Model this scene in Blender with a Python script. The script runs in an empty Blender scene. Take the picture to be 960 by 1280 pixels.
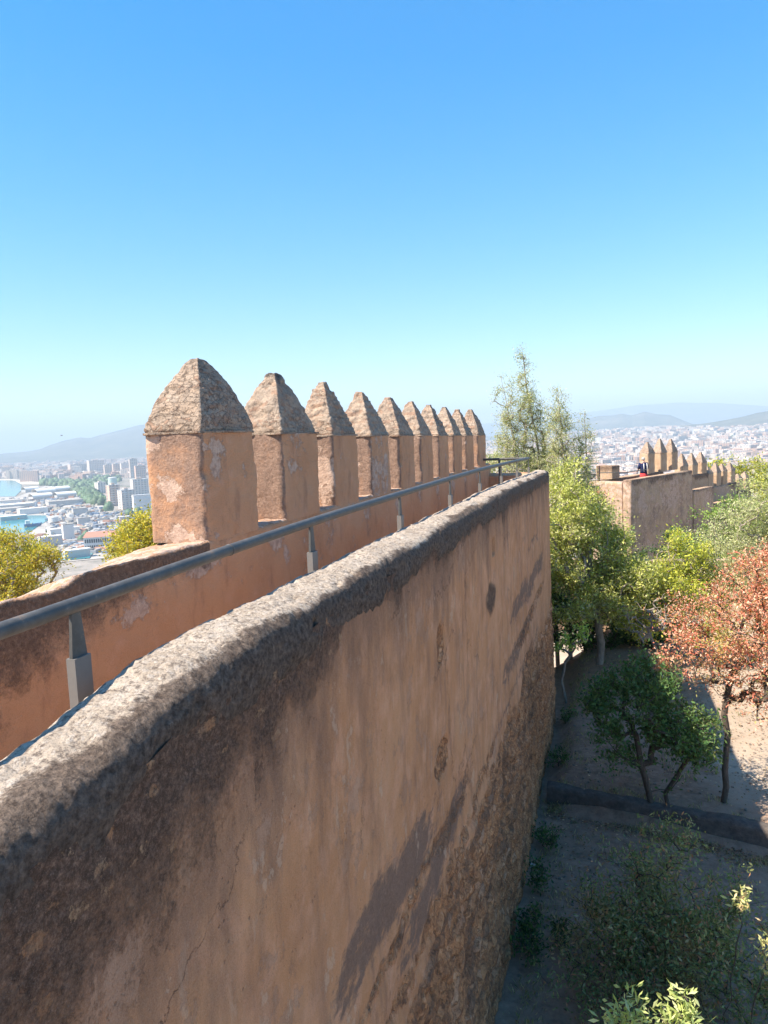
import bpy, math, random
import numpy as np
from mathutils import Matrix, Vector

SC = bpy.context.scene
COL = SC.collection
RAD = math.radians

# ------------------------------------------------------------------ view geometry
FPX, IW, IH = 890.0, 960, 1280
ROLL, PITCH, YAW = RAD(2.3), RAD(5.96), RAD(18.475)

def level(v):                       # (right, up, forward) of the levelled camera -> world
    c, s = math.cos(YAW), math.sin(YAW)
    f = v[2]*math.cos(PITCH) + v[1]*math.sin(PITCH)
    u = -v[2]*math.sin(PITCH) + v[1]*math.cos(PITCH)
    return np.array([v[0]*c - f*s, v[0]*s + f*c, u])

def ray(x, y):
    X, Y = x-480, y-640
    xr = X*math.cos(ROLL) - Y*math.sin(ROLL)
    yr = X*math.sin(ROLL) + Y*math.cos(ROLL)
    return level(np.array([xr, -yr, FPX]))/FPX
def on_z(x, y, z): v = ray(x, y); return v*(z/v[2])
def on_y(x, y, Y): v = ray(x, y); return v*(Y/v[1])

# ------------------------------------------------------------------ numpy noise
def _h(ix, iy, iz, s):
    with np.errstate(over='ignore'):
        h = (ix.astype(np.int64)*374761393 + iy.astype(np.int64)*668265263 + iz.astype(np.int64)*2147483647 + s*974634777) & 0xffffffff
        h = ((h ^ (h >> 13))*1274126177) & 0xffffffff
        h = ((h ^ (h >> 16))*2246822519) & 0xffffffff
        h = h ^ (h >> 15)
    return (h & 0xffffff)/float(0xffffff)

def vnoise(P, s=0):
    P = np.asarray(P, float); i = np.floor(P); f = P-i; f = f*f*(3-2*f); i = i.astype(np.int64)
    r = 0
    for dx in (0, 1):
        for dy in (0, 1):
            for dz in (0, 1):
                w = (f[..., 0] if dx else 1-f[..., 0])*(f[..., 1] if dy else 1-f[..., 1])*(f[..., 2] if dz else 1-f[..., 2])
                r = r + w*_h(i[..., 0]+dx, i[..., 1]+dy, i[..., 2]+dz, s)
    return r
def fbm(P, o=4, s=0, g=.5):
    P = np.asarray(P, float); a, t, r = 1., 0., 0.
    for k in range(o):
        r = r + a*(vnoise(P*2**k, s+k*17)-.5); t += a; a *= g
    return r/t*2
def worley(P, s=0):
    P = np.asarray(P, float); i = np.floor(P).astype(np.int64)
    f1 = np.full(P.shape[:-1], 9.); f2 = f1.copy(); cid = np.zeros(P.shape[:-1])
    for dx in (-1, 0, 1):
        for dy in (-1, 0, 1):
            for dz in (-1, 0, 1):
                c = [i[..., 0]+dx, i[..., 1]+dy, i[..., 2]+dz]
                q = np.stack([c[k]+_h(*c, s+k*31) for k in range(3)], -1)
                d = np.sqrt(((q-P)**2).sum(-1)); r = _h(*c, s+99)
                n = d < f1
                f2 = np.where(n, f1, np.minimum(f2, d)); cid = np.where(n, r, cid); f1 = np.where(n, d, f1)
    return f1, f2, cid
def sstep(a, b, x):
    t = np.clip((np.asarray(x, float)-a)/(b-a), 0, 1); return t*t*(3-2*t)

# ------------------------------------------------------------------ mesh helpers
def mesh(name, V, F, smooth=False, attrs=None, cols=None):
    V = np.asarray(V, np.float32).reshape(-1, 3); me = bpy.data.meshes.new(name)
    Fs = F if isinstance(F, list) and np.ndim(F[0]) == 2 else [F]
    Fs = [np.asarray(f, np.int32) for f in Fs if len(f)]
    me.vertices.add(len(V)); me.vertices.foreach_set('co', V.ravel())
    nl = sum(f.size for f in Fs); npoly = sum(len(f) for f in Fs)
    me.loops.add(nl); me.loops.foreach_set('vertex_index', np.concatenate([f.ravel() for f in Fs]))
    tot = np.concatenate([np.full(len(f), f.shape[1], np.int32) for f in Fs])
    st = np.concatenate([[0], np.cumsum(tot)[:-1]]).astype(np.int32)
    me.polygons.add(npoly); me.polygons.foreach_set('loop_start', st)
    me.polygons.foreach_set('use_smooth', np.full(npoly, bool(smooth)))
    for k, a in (attrs or {}).items():
        at = me.attributes.new(k, 'FLOAT', 'POINT'); at.data.foreach_set('value', np.asarray(a, np.float32).ravel())
    if cols is not None:
        c = np.ones((len(V), 4), np.float32); c[:, :3] = cols
        at = me.attributes.new('col', 'FLOAT_COLOR', 'POINT'); at.data.foreach_set('color', c.ravel())
    me.update(calc_edges=True); me.validate()
    return me

def obj(name, me, mat=None, parent=None, loc=None, label=None, cat=None, group=None, kind=None):
    o = bpy.data.objects.new(name, me); COL.objects.link(o)
    if mat is not None and me is not None:
        me.materials.clear(); me.materials.append(mat)
    if loc is not None: o.location = loc
    if parent is not None: o.parent = parent
    if label: o['label'] = label
    if cat: o['category'] = cat
    if group: o['group'] = group
    if kind: o['kind'] = kind
    return o
def thing(name, label, cat, loc=(0, 0, 0), rz=0., group=None):
    o = obj(name, None, None, None, loc, label, cat, group); o.rotation_euler = (0, 0, rz); return o

def grid_faces(nu, nv, close_v=False):
    a = np.arange(nu*nv).reshape(nu, nv)
    b = np.concatenate([a, a[:, :1]], 1) if close_v else a
    return np.stack([b[:-1, :-1], b[1:, :-1], b[1:, 1:], b[:-1, 1:]], -1).reshape(-1, 4)

def loft(rings, cap0=False, cap1=True):
    """rings: (n, m, 3) closed loops, bottom to top; returns V, [quads, tris]"""
    n, m, _ = rings.shape
    V = rings.reshape(-1, 3); Q = grid_faces(n, m, True)[:, ::-1]; T = []
    k = np.arange(m); k2 = (k+1) % m
    if cap1:
        V = np.vstack([V, rings[-1].mean(0)]); T.append(np.stack([(n-1)*m+k, (n-1)*m+k2, np.full(m, len(V)-1)], -1))
    if cap0:
        V = np.vstack([V, rings[0].mean(0)]); T.append(np.stack([k2, k, np.full(m, len(V)-1)], -1))
    return V, [Q] + ([np.vstack(T)] if T else [])

class MB:                           # collects simple shapes into one mesh
    def __init__(s): s.V, s.F4, s.F3, s.n, s.C = [], [], [], 0, []
    def add(s, V, F, col=(1, 1, 1)):
        V = np.asarray(V, float)
        for f in (F if isinstance(F, list) and np.ndim(F[0]) == 2 else [F]):
            f = np.asarray(f, int)
            if len(f): (s.F4 if f.shape[1] == 4 else s.F3).append(f+s.n)
        s.V.append(V); s.C.append(np.tile(np.asarray(col, float), (len(V), 1))); s.n += len(V)
    def box(s, lo, hi, rz=0., c=None, col=(1, 1, 1), taper=1.):
        lo, hi = np.array(lo, float), np.array(hi, float)
        V = np.array([[x, y, z] for z in (0, 1) for x, y in ((0, 0), (1, 0), (1, 1), (0, 1))], float)
        V = lo+V*(hi-lo)
        if taper != 1.:
            m = (lo+hi)/2; V[4:, :2] = m[:2]+(V[4:, :2]-m[:2])*taper
        if rz:
            c0 = np.array(c if c is not None else (lo+hi)/2, float)[:2]; d = V[:, :2]-c0
            V[:, :2] = c0+np.stack([d[:, 0]*math.cos(rz)-d[:, 1]*math.sin(rz), d[:, 0]*math.sin(rz)+d[:, 1]*math.cos(rz)], -1)
        s.add(V, [[0, 3, 2, 1], [4, 5, 6, 7], [0, 1, 5, 4], [1, 2, 6, 5], [2, 3, 7, 6], [3, 0, 4, 7]], col)
    def tube(s, P, R, k=8, col=(1, 1, 1)):
        P = np.asarray(P, float); R = np.broadcast_to(np.asarray(R, float), (len(P),)); rings = []
        T = np.gradient(P, axis=0); T /= np.linalg.norm(T, axis=1)[:, None]+1e-9
        up = np.array([0, 0, 1.]) if abs(T[0, 2]) < .9 else np.array([1., 0, 0])
        for p, t, r in zip(P, T, R):
            a = np.cross(t, up); a /= np.linalg.norm(a); b = np.cross(a, t); up = b
            th = np.arange(k)*2*math.pi/k
            rings.append(p+r*(np.cos(th)[:, None]*a+np.sin(th)[:, None]*b))
        V, F = loft(np.array(rings), True, True); s.add(V, F, col)
    def cyl(s, c, r, z0, z1, k=16, r1=None, col=(1, 1, 1)):
        th = np.arange(k)*2*math.pi/k; r1 = r if r1 is None else r1
        ring = lambda z, q: np.stack([c[0]+q*np.cos(th), c[1]+q*np.sin(th), np.full(k, z)], -1)
        V, F = loft(np.array([ring(z0, r), ring(z1, r1)]), True, True)
        F = [f[:, ::-1] for f in F]; s.add(V, F, col)
    def mesh(s, name, smooth=False, cols=False):
        F = ([np.vstack(s.F4)] if s.F4 else []) + ([np.vstack(s.F3)] if s.F3 else [])
        me = mesh(name, np.vstack(s.V), F, smooth, cols=np.vstack(s.C) if cols else None)
        return me

# ------------------------------------------------------------------ node helper
class NT:
    def __init__(s, name, rough=.9, spec=.3):
        s.m = bpy.data.materials.new(name); s.m.use_nodes = True
        s.t = s.m.node_tree; s.t.nodes.clear()
        s.out = s.n('ShaderNodeOutputMaterial'); s.b = s.n('ShaderNodeBsdfPrincipled')
        s.b.inputs['Roughness'].default_value = rough; s.b.inputs['Specular IOR Level'].default_value = spec
        s.l(s.b.outputs[0], s.out.inputs[0]); s._co = None
    def n(s, ty): return s.t.nodes.new(ty)
    def l(s, a, b): s.t.links.new(a, b)
    def put(s, i, v):
        if hasattr(v, 'is_linked') or hasattr(v, 'links'): s.l(v, i)
        elif isinstance(v, (tuple, list)) and len(v) == 3 and i.type == 'RGBA': i.default_value = (*v, 1)
        else: i.default_value = v
    def co(s, scale=(1, 1, 1), off=(0, 0, 0), src='Object'):
        tc = s.n('ShaderNodeTexCoord'); mp = s.n('ShaderNodeMapping')
        s.l(tc.outputs[src], mp.inputs[0]); mp.inputs['Scale'].default_value = scale; mp.inputs['Location'].default_value = off
        return mp.outputs[0]
    def rnd(s): return s.n('ShaderNodeObjectInfo').outputs['Random']
    def attr(s, k, col=False):
        a = s.n('ShaderNodeAttribute'); a.attribute_name = k; return a.outputs['Color' if col else 'Fac']
    def noise(s, v, sc, det=4, ro=.6, dist=0):
        q = s.n('ShaderNodeTexNoise'); s.l(v, q.inputs['Vector'])
        for k, x in (('Scale', sc), ('Detail', det), ('Roughness', ro), ('Distortion', dist)): q.inputs[k].default_value = x
        return q.outputs['Fac']
    def vor(s, v, sc, feat='F1', rand=1.):
        q = s.n('ShaderNodeTexVoronoi'); q.feature = feat; s.l(v, q.inputs['Vector']); q.inputs['Scale'].default_value = sc
        q.inputs['Randomness'].default_value = rand
        return q
    def m_(s, op, a, b=0., c=0., clamp=False):
        q = s.n('ShaderNodeMath'); q.operation = op; q.use_clamp = clamp
        for k, x in enumerate((a, b, c)): s.put(q.inputs[k], x)
        return q.outputs[0]
    def step(s, x, a, b):
        q = s.n('ShaderNodeMapRange'); q.interpolation_type = 'SMOOTHSTEP'
        for k, v in (('Value', x), ('From Min', a), ('From Max', b)): s.put(q.inputs[k], v)
        return q.outputs[0]
    def mix(s, f, a, b, mode='MIX'):
        q = s.n('ShaderNodeMix'); q.data_type = 'RGBA'; q.blend_type = mode
        s.put(q.inputs[0], f); s.put(q.inputs[6], a); s.put(q.inputs[7], b); return q.outputs[2]
    def ramp(s, x, stops):
        q = s.n('ShaderNodeValToRGB'); s.put(q.inputs[0], x); e = q.color_ramp.elements
        while len(e) < len(stops): e.new(.5)
        for k, (p, c) in enumerate(stops): e[k].position = p; e[k].color = (*c, 1)
        return q.outputs[0]
    def bump(s, h, st=.5, d=.02, prev=None):
        q = s.n('ShaderNodeBump'); s.put(q.inputs['Height'], h); q.inputs['Strength'].default_value = st; q.inputs['Distance'].default_value = d
        if prev is not None: s.l(prev, q.inputs['Normal'])
        return q.outputs[0]
    def fin(s, col, nor=None, rough=None):
        s.put(s.b.inputs['Base Color'], col)
        if nor is not None: s.l(nor, s.b.inputs['Normal'])
        if rough is not None: s.put(s.b.inputs['Roughness'], rough)
        return s.m

def flat(name, c, rough=.8, metal=0., spec=.3, var=.12, sc=6.):
    t = NT(name, rough, spec); t.b.inputs['Metallic'].default_value = metal
    n = t.noise(t.co(), sc, 5, .6)
    return t.fin(t.mix(n, tuple(x*(1-var*1.6) for x in c), tuple(min(1, x*(1+var)) for x in c)), t.bump(n, .15, .01))

# ------------------------------------------------------------------ materials
def mat_outer_wall():
    t = NT('weathered_plaster', .93, .15)
    v = t.co(); vs = t.co((1, 1, .22))
    big = t.noise(v, .9, 5, .6); med = t.noise(v, 4.5, 6, .65); fine = t.noise(v, 38, 5, .7); grain = t.noise(v, 170, 3, .8); run = t.noise(vs, 5.5, 5, .62)
    runf = t.noise(t.co((1, 1, .1)), 22, 4, .6)
    base = t.ramp(big, [(.3, (.46, .215, .096)), (.52, (.55, .268, .125)), (.72, (.60, .32, .165))])
    base = t.mix(t.step(med, .42, .75), base, (.66, .345, .195))
    base = t.mix(t.m_('MULTIPLY', t.step(t.noise(t.co((1, 1, .6), (5, 2, 1)), 2.2, 8, .72), .5, .68), .5), base, (.36, .175, .095))
    base = t.mix(t.m_('MULTIPLY', t.step(run, .47, .72), .55), base, (.26, .14, .085))
    base = t.mix(t.m_('MULTIPLY', t.step(runf, .5, .75), .15), base, (.22, .145, .105))
    pale = t.m_('MULTIPLY', t.step(t.noise(vs, 9, 5, .7), .6, .72), .45)
    base = t.mix(pale, base, (.62, .44, .30))
    sf = t.step(t.m_('ADD', t.attr('soft'), t.m_('MULTIPLY', t.m_('SUBTRACT', t.noise(t.co((1, 1, .4)), 6, 7, .7), .5), 1.3)), .25, .95)
    base = t.mix(t.m_('MULTIPLY', sf, .72), base, t.ramp(fine, [(.3, (.13, .077, .052)), (.7, (.25, .145, .095))]))
    # grey rammed bands
    gb = t.m_('ADD', t.attr('band'), t.m_('MULTIPLY', t.m_('SUBTRACT', t.noise(t.co((1, 1, 2.)), 5, 7, .75), .5), 2.0))
    gb = t.step(gb, .45, .85)
    base = t.mix(t.m_('MULTIPLY', gb, .84), base, t.ramp(fine, [(.3, (.11, .074, .057)), (.7, (.215, .142, .106))]))
    # rubble
    vr = t.co((1, .95, 1.55)); wn = t.n('ShaderNodeVectorMath'); wn.operation = 'ADD'
    nz = t.n('ShaderNodeTexNoise'); t.l(v, nz.inputs['Vector']); nz.inputs['Scale'].default_value = 9; nz.inputs['Detail'].default_value = 4
    sc_ = t.n('ShaderNodeVectorMath'); sc_.operation = 'SCALE'; t.l(nz.outputs['Color'], sc_.inputs[0]); sc_.inputs['Scale'].default_value = .42
    t.l(vr, wn.inputs[0]); t.l(sc_.outputs[0], wn.inputs[1])
    vo = t.vor(wn.outputs[0], 5.2); ve = t.vor(wn.outputs[0], 5.2, 'DISTANCE_TO_EDGE')
    sep = t.n('ShaderNodeSeparateColor'); t.l(vo.outputs['Color'], sep.inputs[0])
    rs_ = t.noise(wn.outputs[0], 4.2, 7, .78)
    stone = t.ramp(rs_, [(.32, (.17, .077, .04)), (.43, (.44, .195, .085)), (.54, (.62, .29, .125)), (.65, (.74, .43, .24))])
    stone = t.mix(t.m_('MULTIPLY', t.step(sep.outputs[0], .55, .95), .35), stone, (.31, .165, .095))
    stone = t.mix(t.m_('MULTIPLY', t.step(sep.outputs[1], .8, .95), .45), stone, (.66, .42, .27))
    stone = t.mix(t.m_('MULTIPLY', t.step(t.noise(v, 22, 6, .75), .5, .68), .55), stone, (.19, .095, .055))
    edge = t.step(t.m_('ADD', ve.outputs['Distance'], t.m_('MULTIPLY', t.m_('SUBTRACT', t.noise(v, 26, 4, .7), .5), .3)), -.05, .16)
    stone = t.mix(t.m_('MULTIPLY', t.step(t.noise(t.co((1, .8, 1.6), (2, 3, 4)), 2.6, 6, .7), .5, .64), .72), stone, (.15, .085, .055))
    stone = t.mix(t.m_('ADD', .45, t.m_('MULTIPLY', edge, .55)), (.085, .048, .03), stone)  # crevices between stones darkened in the colour, in place of their shade
    rub = t.m_('ADD', t.attr('rubble'), t.m_('MULTIPLY', t.m_('SUBTRACT', t.noise(v, 3.2, 6, .7), .5), 1.2))
    rub = t.step(rub, .44, .58)
    c = t.mix(rub, base, t.mix(t.m_('MULTIPLY', gb, .6), stone, (.14, .095, .07)))
    fk = t.noise(t.co((1, 1, .8), (7, 1, 2)), 2.6, 10, .72); fl = t.step(fk, .585, .6); fl2 = t.step(t.noise(t.co((1, 1, .7), (1, 9, 4)), 3.4, 10, .74), .61, .62)
    c = t.mix(t.m_('MULTIPLY', fl, t.m_('SUBTRACT', .6, t.m_('MULTIPLY', rub, .6))), c, t.ramp(med, [(.35, (.34, .19, .115)), (.65, (.50, .30, .19))]))
    c = t.mix(t.m_('MULTIPLY', fl2, t.m_('SUBTRACT', .5, t.m_('MULTIPLY', rub, .5))), c, (.62, .42, .28))
    # dark lichen
    st = t.m_('ADD', t.attr('stain'), t.m_('ADD', t.m_('MULTIPLY', t.m_('SUBTRACT', t.noise(v, 5, 8, .75), .5), 1.6), t.m_('MULTIPLY', t.m_('SUBTRACT', t.noise(v, 60, 4, .8), .5), .8)))
    stm = t.step(st, .30, .80)
    lich = t.ramp(t.noise(v, 45, 5, .75), [(.3, (.038, .024, .017)), (.46, (.085, .055, .04)), (.58, (.17, .105, .073)), (.7, (.36, .225, .15))])
    c = t.mix(t.m_('MULTIPLY', stm, .92), c, lich)
    # brick chips exposed within the lichen
    ch = t.vor(t.co((1, 2.0, 3.0), (3, 1, 7)), 3.4); cs = t.n('ShaderNodeSeparateColor'); t.l(ch.outputs['Color'], cs.inputs[0])
    chm = t.m_('MULTIPLY', t.m_('MULTIPLY', t.step(cs.outputs[1], .55, .57), t.m_('SUBTRACT', 1, t.step(t.m_('ADD', ch.outputs['Distance'], t.m_('MULTIPLY', t.noise(v, 11, 7, .78), 1.9)), 1.10, 1.2))), t.step(t.attr('stain'), .3, .5))
    chm = t.m_('MAXIMUM', chm, t.step(t.m_('ADD', t.attr('chip'), t.m_('MULTIPLY', t.m_('SUBTRACT', t.noise(t.co((1, 1, 1.7)), 13, 8, .8), .5), 2.6)), .74, .90))
    c = t.mix(t.m_('MULTIPLY', chm, t.m_('MULTIPLY', t.step(t.noise(v, 30, 6, .75), .36, .56), .8)), c, t.ramp(t.noise(v, 4, 5, .7), [(.3, (.50, .26, .12)), (.45, (.52, .34, .20)), (.55, (.46, .23, .11)), (.7, (.38, .17, .10))]))
    cw = t.n('ShaderNodeVectorMath'); cw.operation = 'ADD'; cz = t.n('ShaderNodeTexNoise'); t.l(v, cz.inputs['Vector']); cz.inputs['Scale'].default_value = 2.5; cz.inputs['Detail'].default_value = 7; cz.inputs['Roughness'].default_value = .7
    csx = t.n('ShaderNodeVectorMath'); csx.operation = 'SCALE'; t.l(cz.outputs['Color'], csx.inputs[0]); csx.inputs['Scale'].default_value = .55; t.l(v, cw.inputs[0]); t.l(csx.outputs[0], cw.inputs[1])
    cv = t.vor(cw.outputs[0], .9, 'DISTANCE_TO_EDGE'); crack = t.m_('MULTIPLY', t.m_('SUBTRACT', 1, t.step(cv.outputs['Distance'], .0, .006)), t.step(t.noise(v, 1.1, 3, .5), .5, .6))
    c = t.mix(t.m_('MULTIPLY', crack, .7), c, (.10, .06, .045))
    pv = t.vor(v, 26); pit = t.m_('MULTIPLY', t.m_('SUBTRACT', 1, t.step(pv.outputs['Distance'], .10, .2)), t.step(t.noise(v, 3, 4, .6), .54, .62))
    c = t.mix(t.m_('MULTIPLY', pit, .55), c, (.14, .085, .06))
    # grain, tiny pits
    c = t.mix(t.m_('MULTIPLY', t.step(grain, .48, .78), .30), c, (.62, .45, .34))
    c = t.mix(t.m_('MULTIPLY', t.step(grain, .5, .25), .45), c, (.085, .06, .045))
    n = t.bump(t.m_('MULTIPLY', grain, 1.), .35, .006)
    n = t.bump(fine, .5, .02, n); n = t.bump(t.m_('MULTIPLY', t.m_('ADD', fl, fl2), -1), .5, .010, n)
    n = t.bump(t.m_('MULTIPLY', rub, t.m_('ADD', t.m_('MINIMUM', ve.outputs['Distance'], .12), t.m_('MULTIPLY', rs_, .35))), .8, .12, n)
    n = t.bump(t.m_('MULTIPLY', stm, t.noise(v, 30, 5, .75)), .6, .045, n)
    n = t.bump(t.m_('SUBTRACT', 1, rub), .25, .03, n)
    n = t.bump(chm, .5, .02, n); n = t.bump(t.m_('MULTIPLY', t.m_('ADD', crack, pit), -1), .6, .012, n)
    return t.fin(c, n)

def mat_coping():
    t = NT('rough_lime_coping', .95, .15); v = t.co()
    a = t.noise(v, 5, 6, .7); b = t.noise(v, 40, 6, .75); g = t.noise(v, 150, 3, .8)
    vo = t.vor(v, 70); c = t.ramp(a, [(.3, (.36, .285, .215)), (.55, (.52, .425, .33)), (.75, (.60, .515, .425))])
    sp = t.n('ShaderNodeSeparateColor'); t.l(vo.outputs['Color'], sp.inputs[0])
    c = t.mix(t.m_('MULTIPLY', t.step(sp.outputs[0], .6, .95), .6), c, (.60, .52, .44))
    c = t.mix(t.m_('MULTIPLY', t.step(b, .52, .36), .8), c, (.11, .085, .07))
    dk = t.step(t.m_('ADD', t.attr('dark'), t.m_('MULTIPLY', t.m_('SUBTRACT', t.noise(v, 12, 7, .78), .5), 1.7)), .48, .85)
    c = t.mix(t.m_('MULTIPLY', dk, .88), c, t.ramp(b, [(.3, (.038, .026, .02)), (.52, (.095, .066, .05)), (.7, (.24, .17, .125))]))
    c = t.mix(t.m_('MULTIPLY', t.step(g, .5, .25), .5), c, (.10, .08, .065))
    n = t.bump(g, .8, .012); n = t.bump(t.m_('MULTIPLY', vo.outputs['Distance'], -1), .4, .012, n); n = t.bump(b, .55, .03, n)
    return t.fin(c, n)

def mat_battlement(nm='orange_plaster', C=((.47, .245, .132), (.53, .288, .158), (.55, .33, .20))):
    t = NT(nm, .93, .15); v = t.co(); vs = t.co((1, 1, .3))
    rn = t.rnd()
    off = t.n('ShaderNodeVectorMath'); off.operation = 'ADD'; cb = t.n('ShaderNodeCombineXYZ')
    for k in range(3): t.put(cb.inputs[k], t.m_('MULTIPLY', rn, 37.+11*k))
    t.l(v, off.inputs[0]); t.l(cb.outputs[0], off.inputs[1]); w = off.outputs[0]
    big = t.noise(w, 1.3, 5, .6); med = t.noise(w, 6, 6, .68); fine = t.noise(w, 42, 5, .72); grain = t.noise(w, 160, 3, .8)
    c = t.ramp(big, [(.3, C[0]), (.5, C[1]), (.72, C[2])])
    c = t.mix(t.m_('MULTIPLY', t.step(med, .5, .72), .6), c, (.58, .33, .215))
    c = t.mix(t.m_('MULTIPLY', t.step(t.noise(vs, 7, 5, .65), .52, .72), .5), c, (.27, .145, .095))
    # grey weathering by face
    wz = t.step(t.m_('ADD', t.attr('grey'), t.m_('MULTIPLY', t.m_('SUBTRACT', t.noise(w, 2.0, 9, .78), .5), 2.2)), .30, .85)
    c = t.mix(t.m_('MULTIPLY', wz, .85), c, t.ramp(fine, [(.3, (.11, .078, .062)), (.5, (.21, .15, .12)), (.72, (.33, .235, .18))]))
    # pale broken patches
    pt = t.m_('ADD', t.m_('MULTIPLY', t.attr('patch'), .34), t.noise(w, 6.5, 9, .74))
    pt = t.step(pt, .64, .665)
    c = t.mix(pt, c, t.ramp(t.noise(w, 20, 5, .7), [(.3, (.33, .22, .165)), (.55, (.52, .37, .28)), (.75, (.60, .46, .36))]))
    st = t.m_('ADD', t.attr('stain'), t.m_('ADD', t.m_('MULTIPLY', t.m_('SUBTRACT', t.noise(w, 8, 7, .72), .5), .9), t.m_('MULTIPLY', t.m_('SUBTRACT', t.noise(w, 60, 4, .8), .5), .5)))
    stm = t.step(st, .32, .68)
    c = t.mix(t.m_('MULTIPLY', stm, .88), c, t.ramp(fine, [(.3, (.05, .035, .028)), (.52, (.13, .085, .062)), (.72, (.27, .175, .12))]))
    c = t.mix(t.m_('MULTIPLY', t.step(grain, .5, .78), .28), c, (.66, .45, .33))
    c = t.mix(t.m_('MULTIPLY', t.step(grain, .5, .26), .35), c, (.12, .07, .05))
    n = t.bump(grain, .35, .006); n = t.bump(fine, .5, .02, n); n = t.bump(t.m_('SUBTRACT', 1, pt), .6, .025, n); n = t.bump(med, .4, .05, n)
    n = t.bump(t.m_('MULTIPLY', stm, t.noise(w, 28, 5, .75)), .5, .04, n)
    return t.fin(c, n)

def mat_cap():
    t = NT('rubble_cap', .95, .15); v = t.co(); rn = t.rnd()
    off = t.n('ShaderNodeVectorMath'); off.operation = 'ADD'; cb = t.n('ShaderNodeCombineXYZ')
    for k in range(3): t.put(cb.inputs[k], t.m_('MULTIPLY', rn, 23.+9*k))
    mp = t.n('ShaderNodeMapping'); t.l(v, mp.inputs[0]); mp.inputs['Scale'].default_value = (1, 1, 2.1)
    t.l(v, off.inputs[0]); t.l(cb.outputs[0], off.inputs[1]); w = off.outputs[0]
    mp2 = t.n('ShaderNodeMapping'); t.l(w, mp2.inputs[0]); mp2.inputs['Scale'].default_value = (1, 1, 2.2)
    nz = t.n('ShaderNodeTexNoise'); t.l(w, nz.inputs['Vector']); nz.inputs['Scale'].default_value = 8; nz.inputs['Detail'].default_value = 4
    sc_ = t.n('ShaderNodeVectorMath'); sc_.operation = 'SCALE'; t.l(nz.outputs['Color'], sc_.inputs[0]); sc_.inputs['Scale'].default_value = .3
    wv = t.n('ShaderNodeVectorMath'); wv.operation = 'ADD'; t.l(mp2.outputs[0], wv.inputs[0]); t.l(sc_.outputs[0], wv.inputs[1])
    vo = t.vor(wv.outputs[0], 13); ve = t.vor(wv.outputs[0], 13, 'DISTANCE_TO_EDGE')
    a = t.noise(w, 7, 6, .7); b = t.noise(w, 45, 5, .75); g = t.noise(w, 150, 3, .8)
    sp = t.n('ShaderNodeSeparateColor'); t.l(vo.outputs['Color'], sp.inputs[0])
    c = t.ramp(a, [(.3, (.26, .19, .14)), (.55, (.37, .285, .215)), (.75, (.44, .35, .27))])
    c = t.mix(t.m_('MULTIPLY', t.step(sp.outputs[0], .5, .9), .45), c, (.46, .33, .23))
    c = t.mix(t.m_('MULTIPLY', t.step(sp.outputs[1], .72, .9), .6), c, (.30, .17, .11))
    c = t.mix(t.m_('MULTIPLY', t.step(b, .5, .28), .7), c, (.09, .07, .06))
    mo = t.step(t.m_('ADD', t.attr('grey'), t.m_('MULTIPLY', t.m_('SUBTRACT', a, .5), 1.3)), .4, .75)
    c = t.mix(t.m_('MULTIPLY', mo, .8), c, t.ramp(b, [(.3, (.05, .047, .045)), (.7, (.16, .14, .125))]))
    cover = t.step(t.m_('ADD', t.noise(w, 3, 4, .6), t.m_('MULTIPLY', t.m_('SUBTRACT', rn, .5), .3)), .44, .56)
    edge = t.m_('MULTIPLY', t.m_('SUBTRACT', 1, t.step(t.m_('ADD', ve.outputs['Distance'], t.m_('MULTIPLY', t.m_('SUBTRACT', b, .5), .25)), -.04, .12)), t.m_('SUBTRACT', 1, t.m_('MULTIPLY', cover, .9)))
    c = t.mix(t.m_('MULTIPLY', edge, .42), c, (.13, .09, .07))
    c = t.mix(t.m_('MULTIPLY', t.step(g, .5, .78), .3), c, (.56, .46, .36))
    n = t.bump(g, .4, .008); n = t.bump(b, .6, .022, n); n = t.bump(t.m_('MULTIPLY', edge, -1), .5, .03, n); n = t.bump(a, .5, .06, n)
    return t.fin(c, n)

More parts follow.
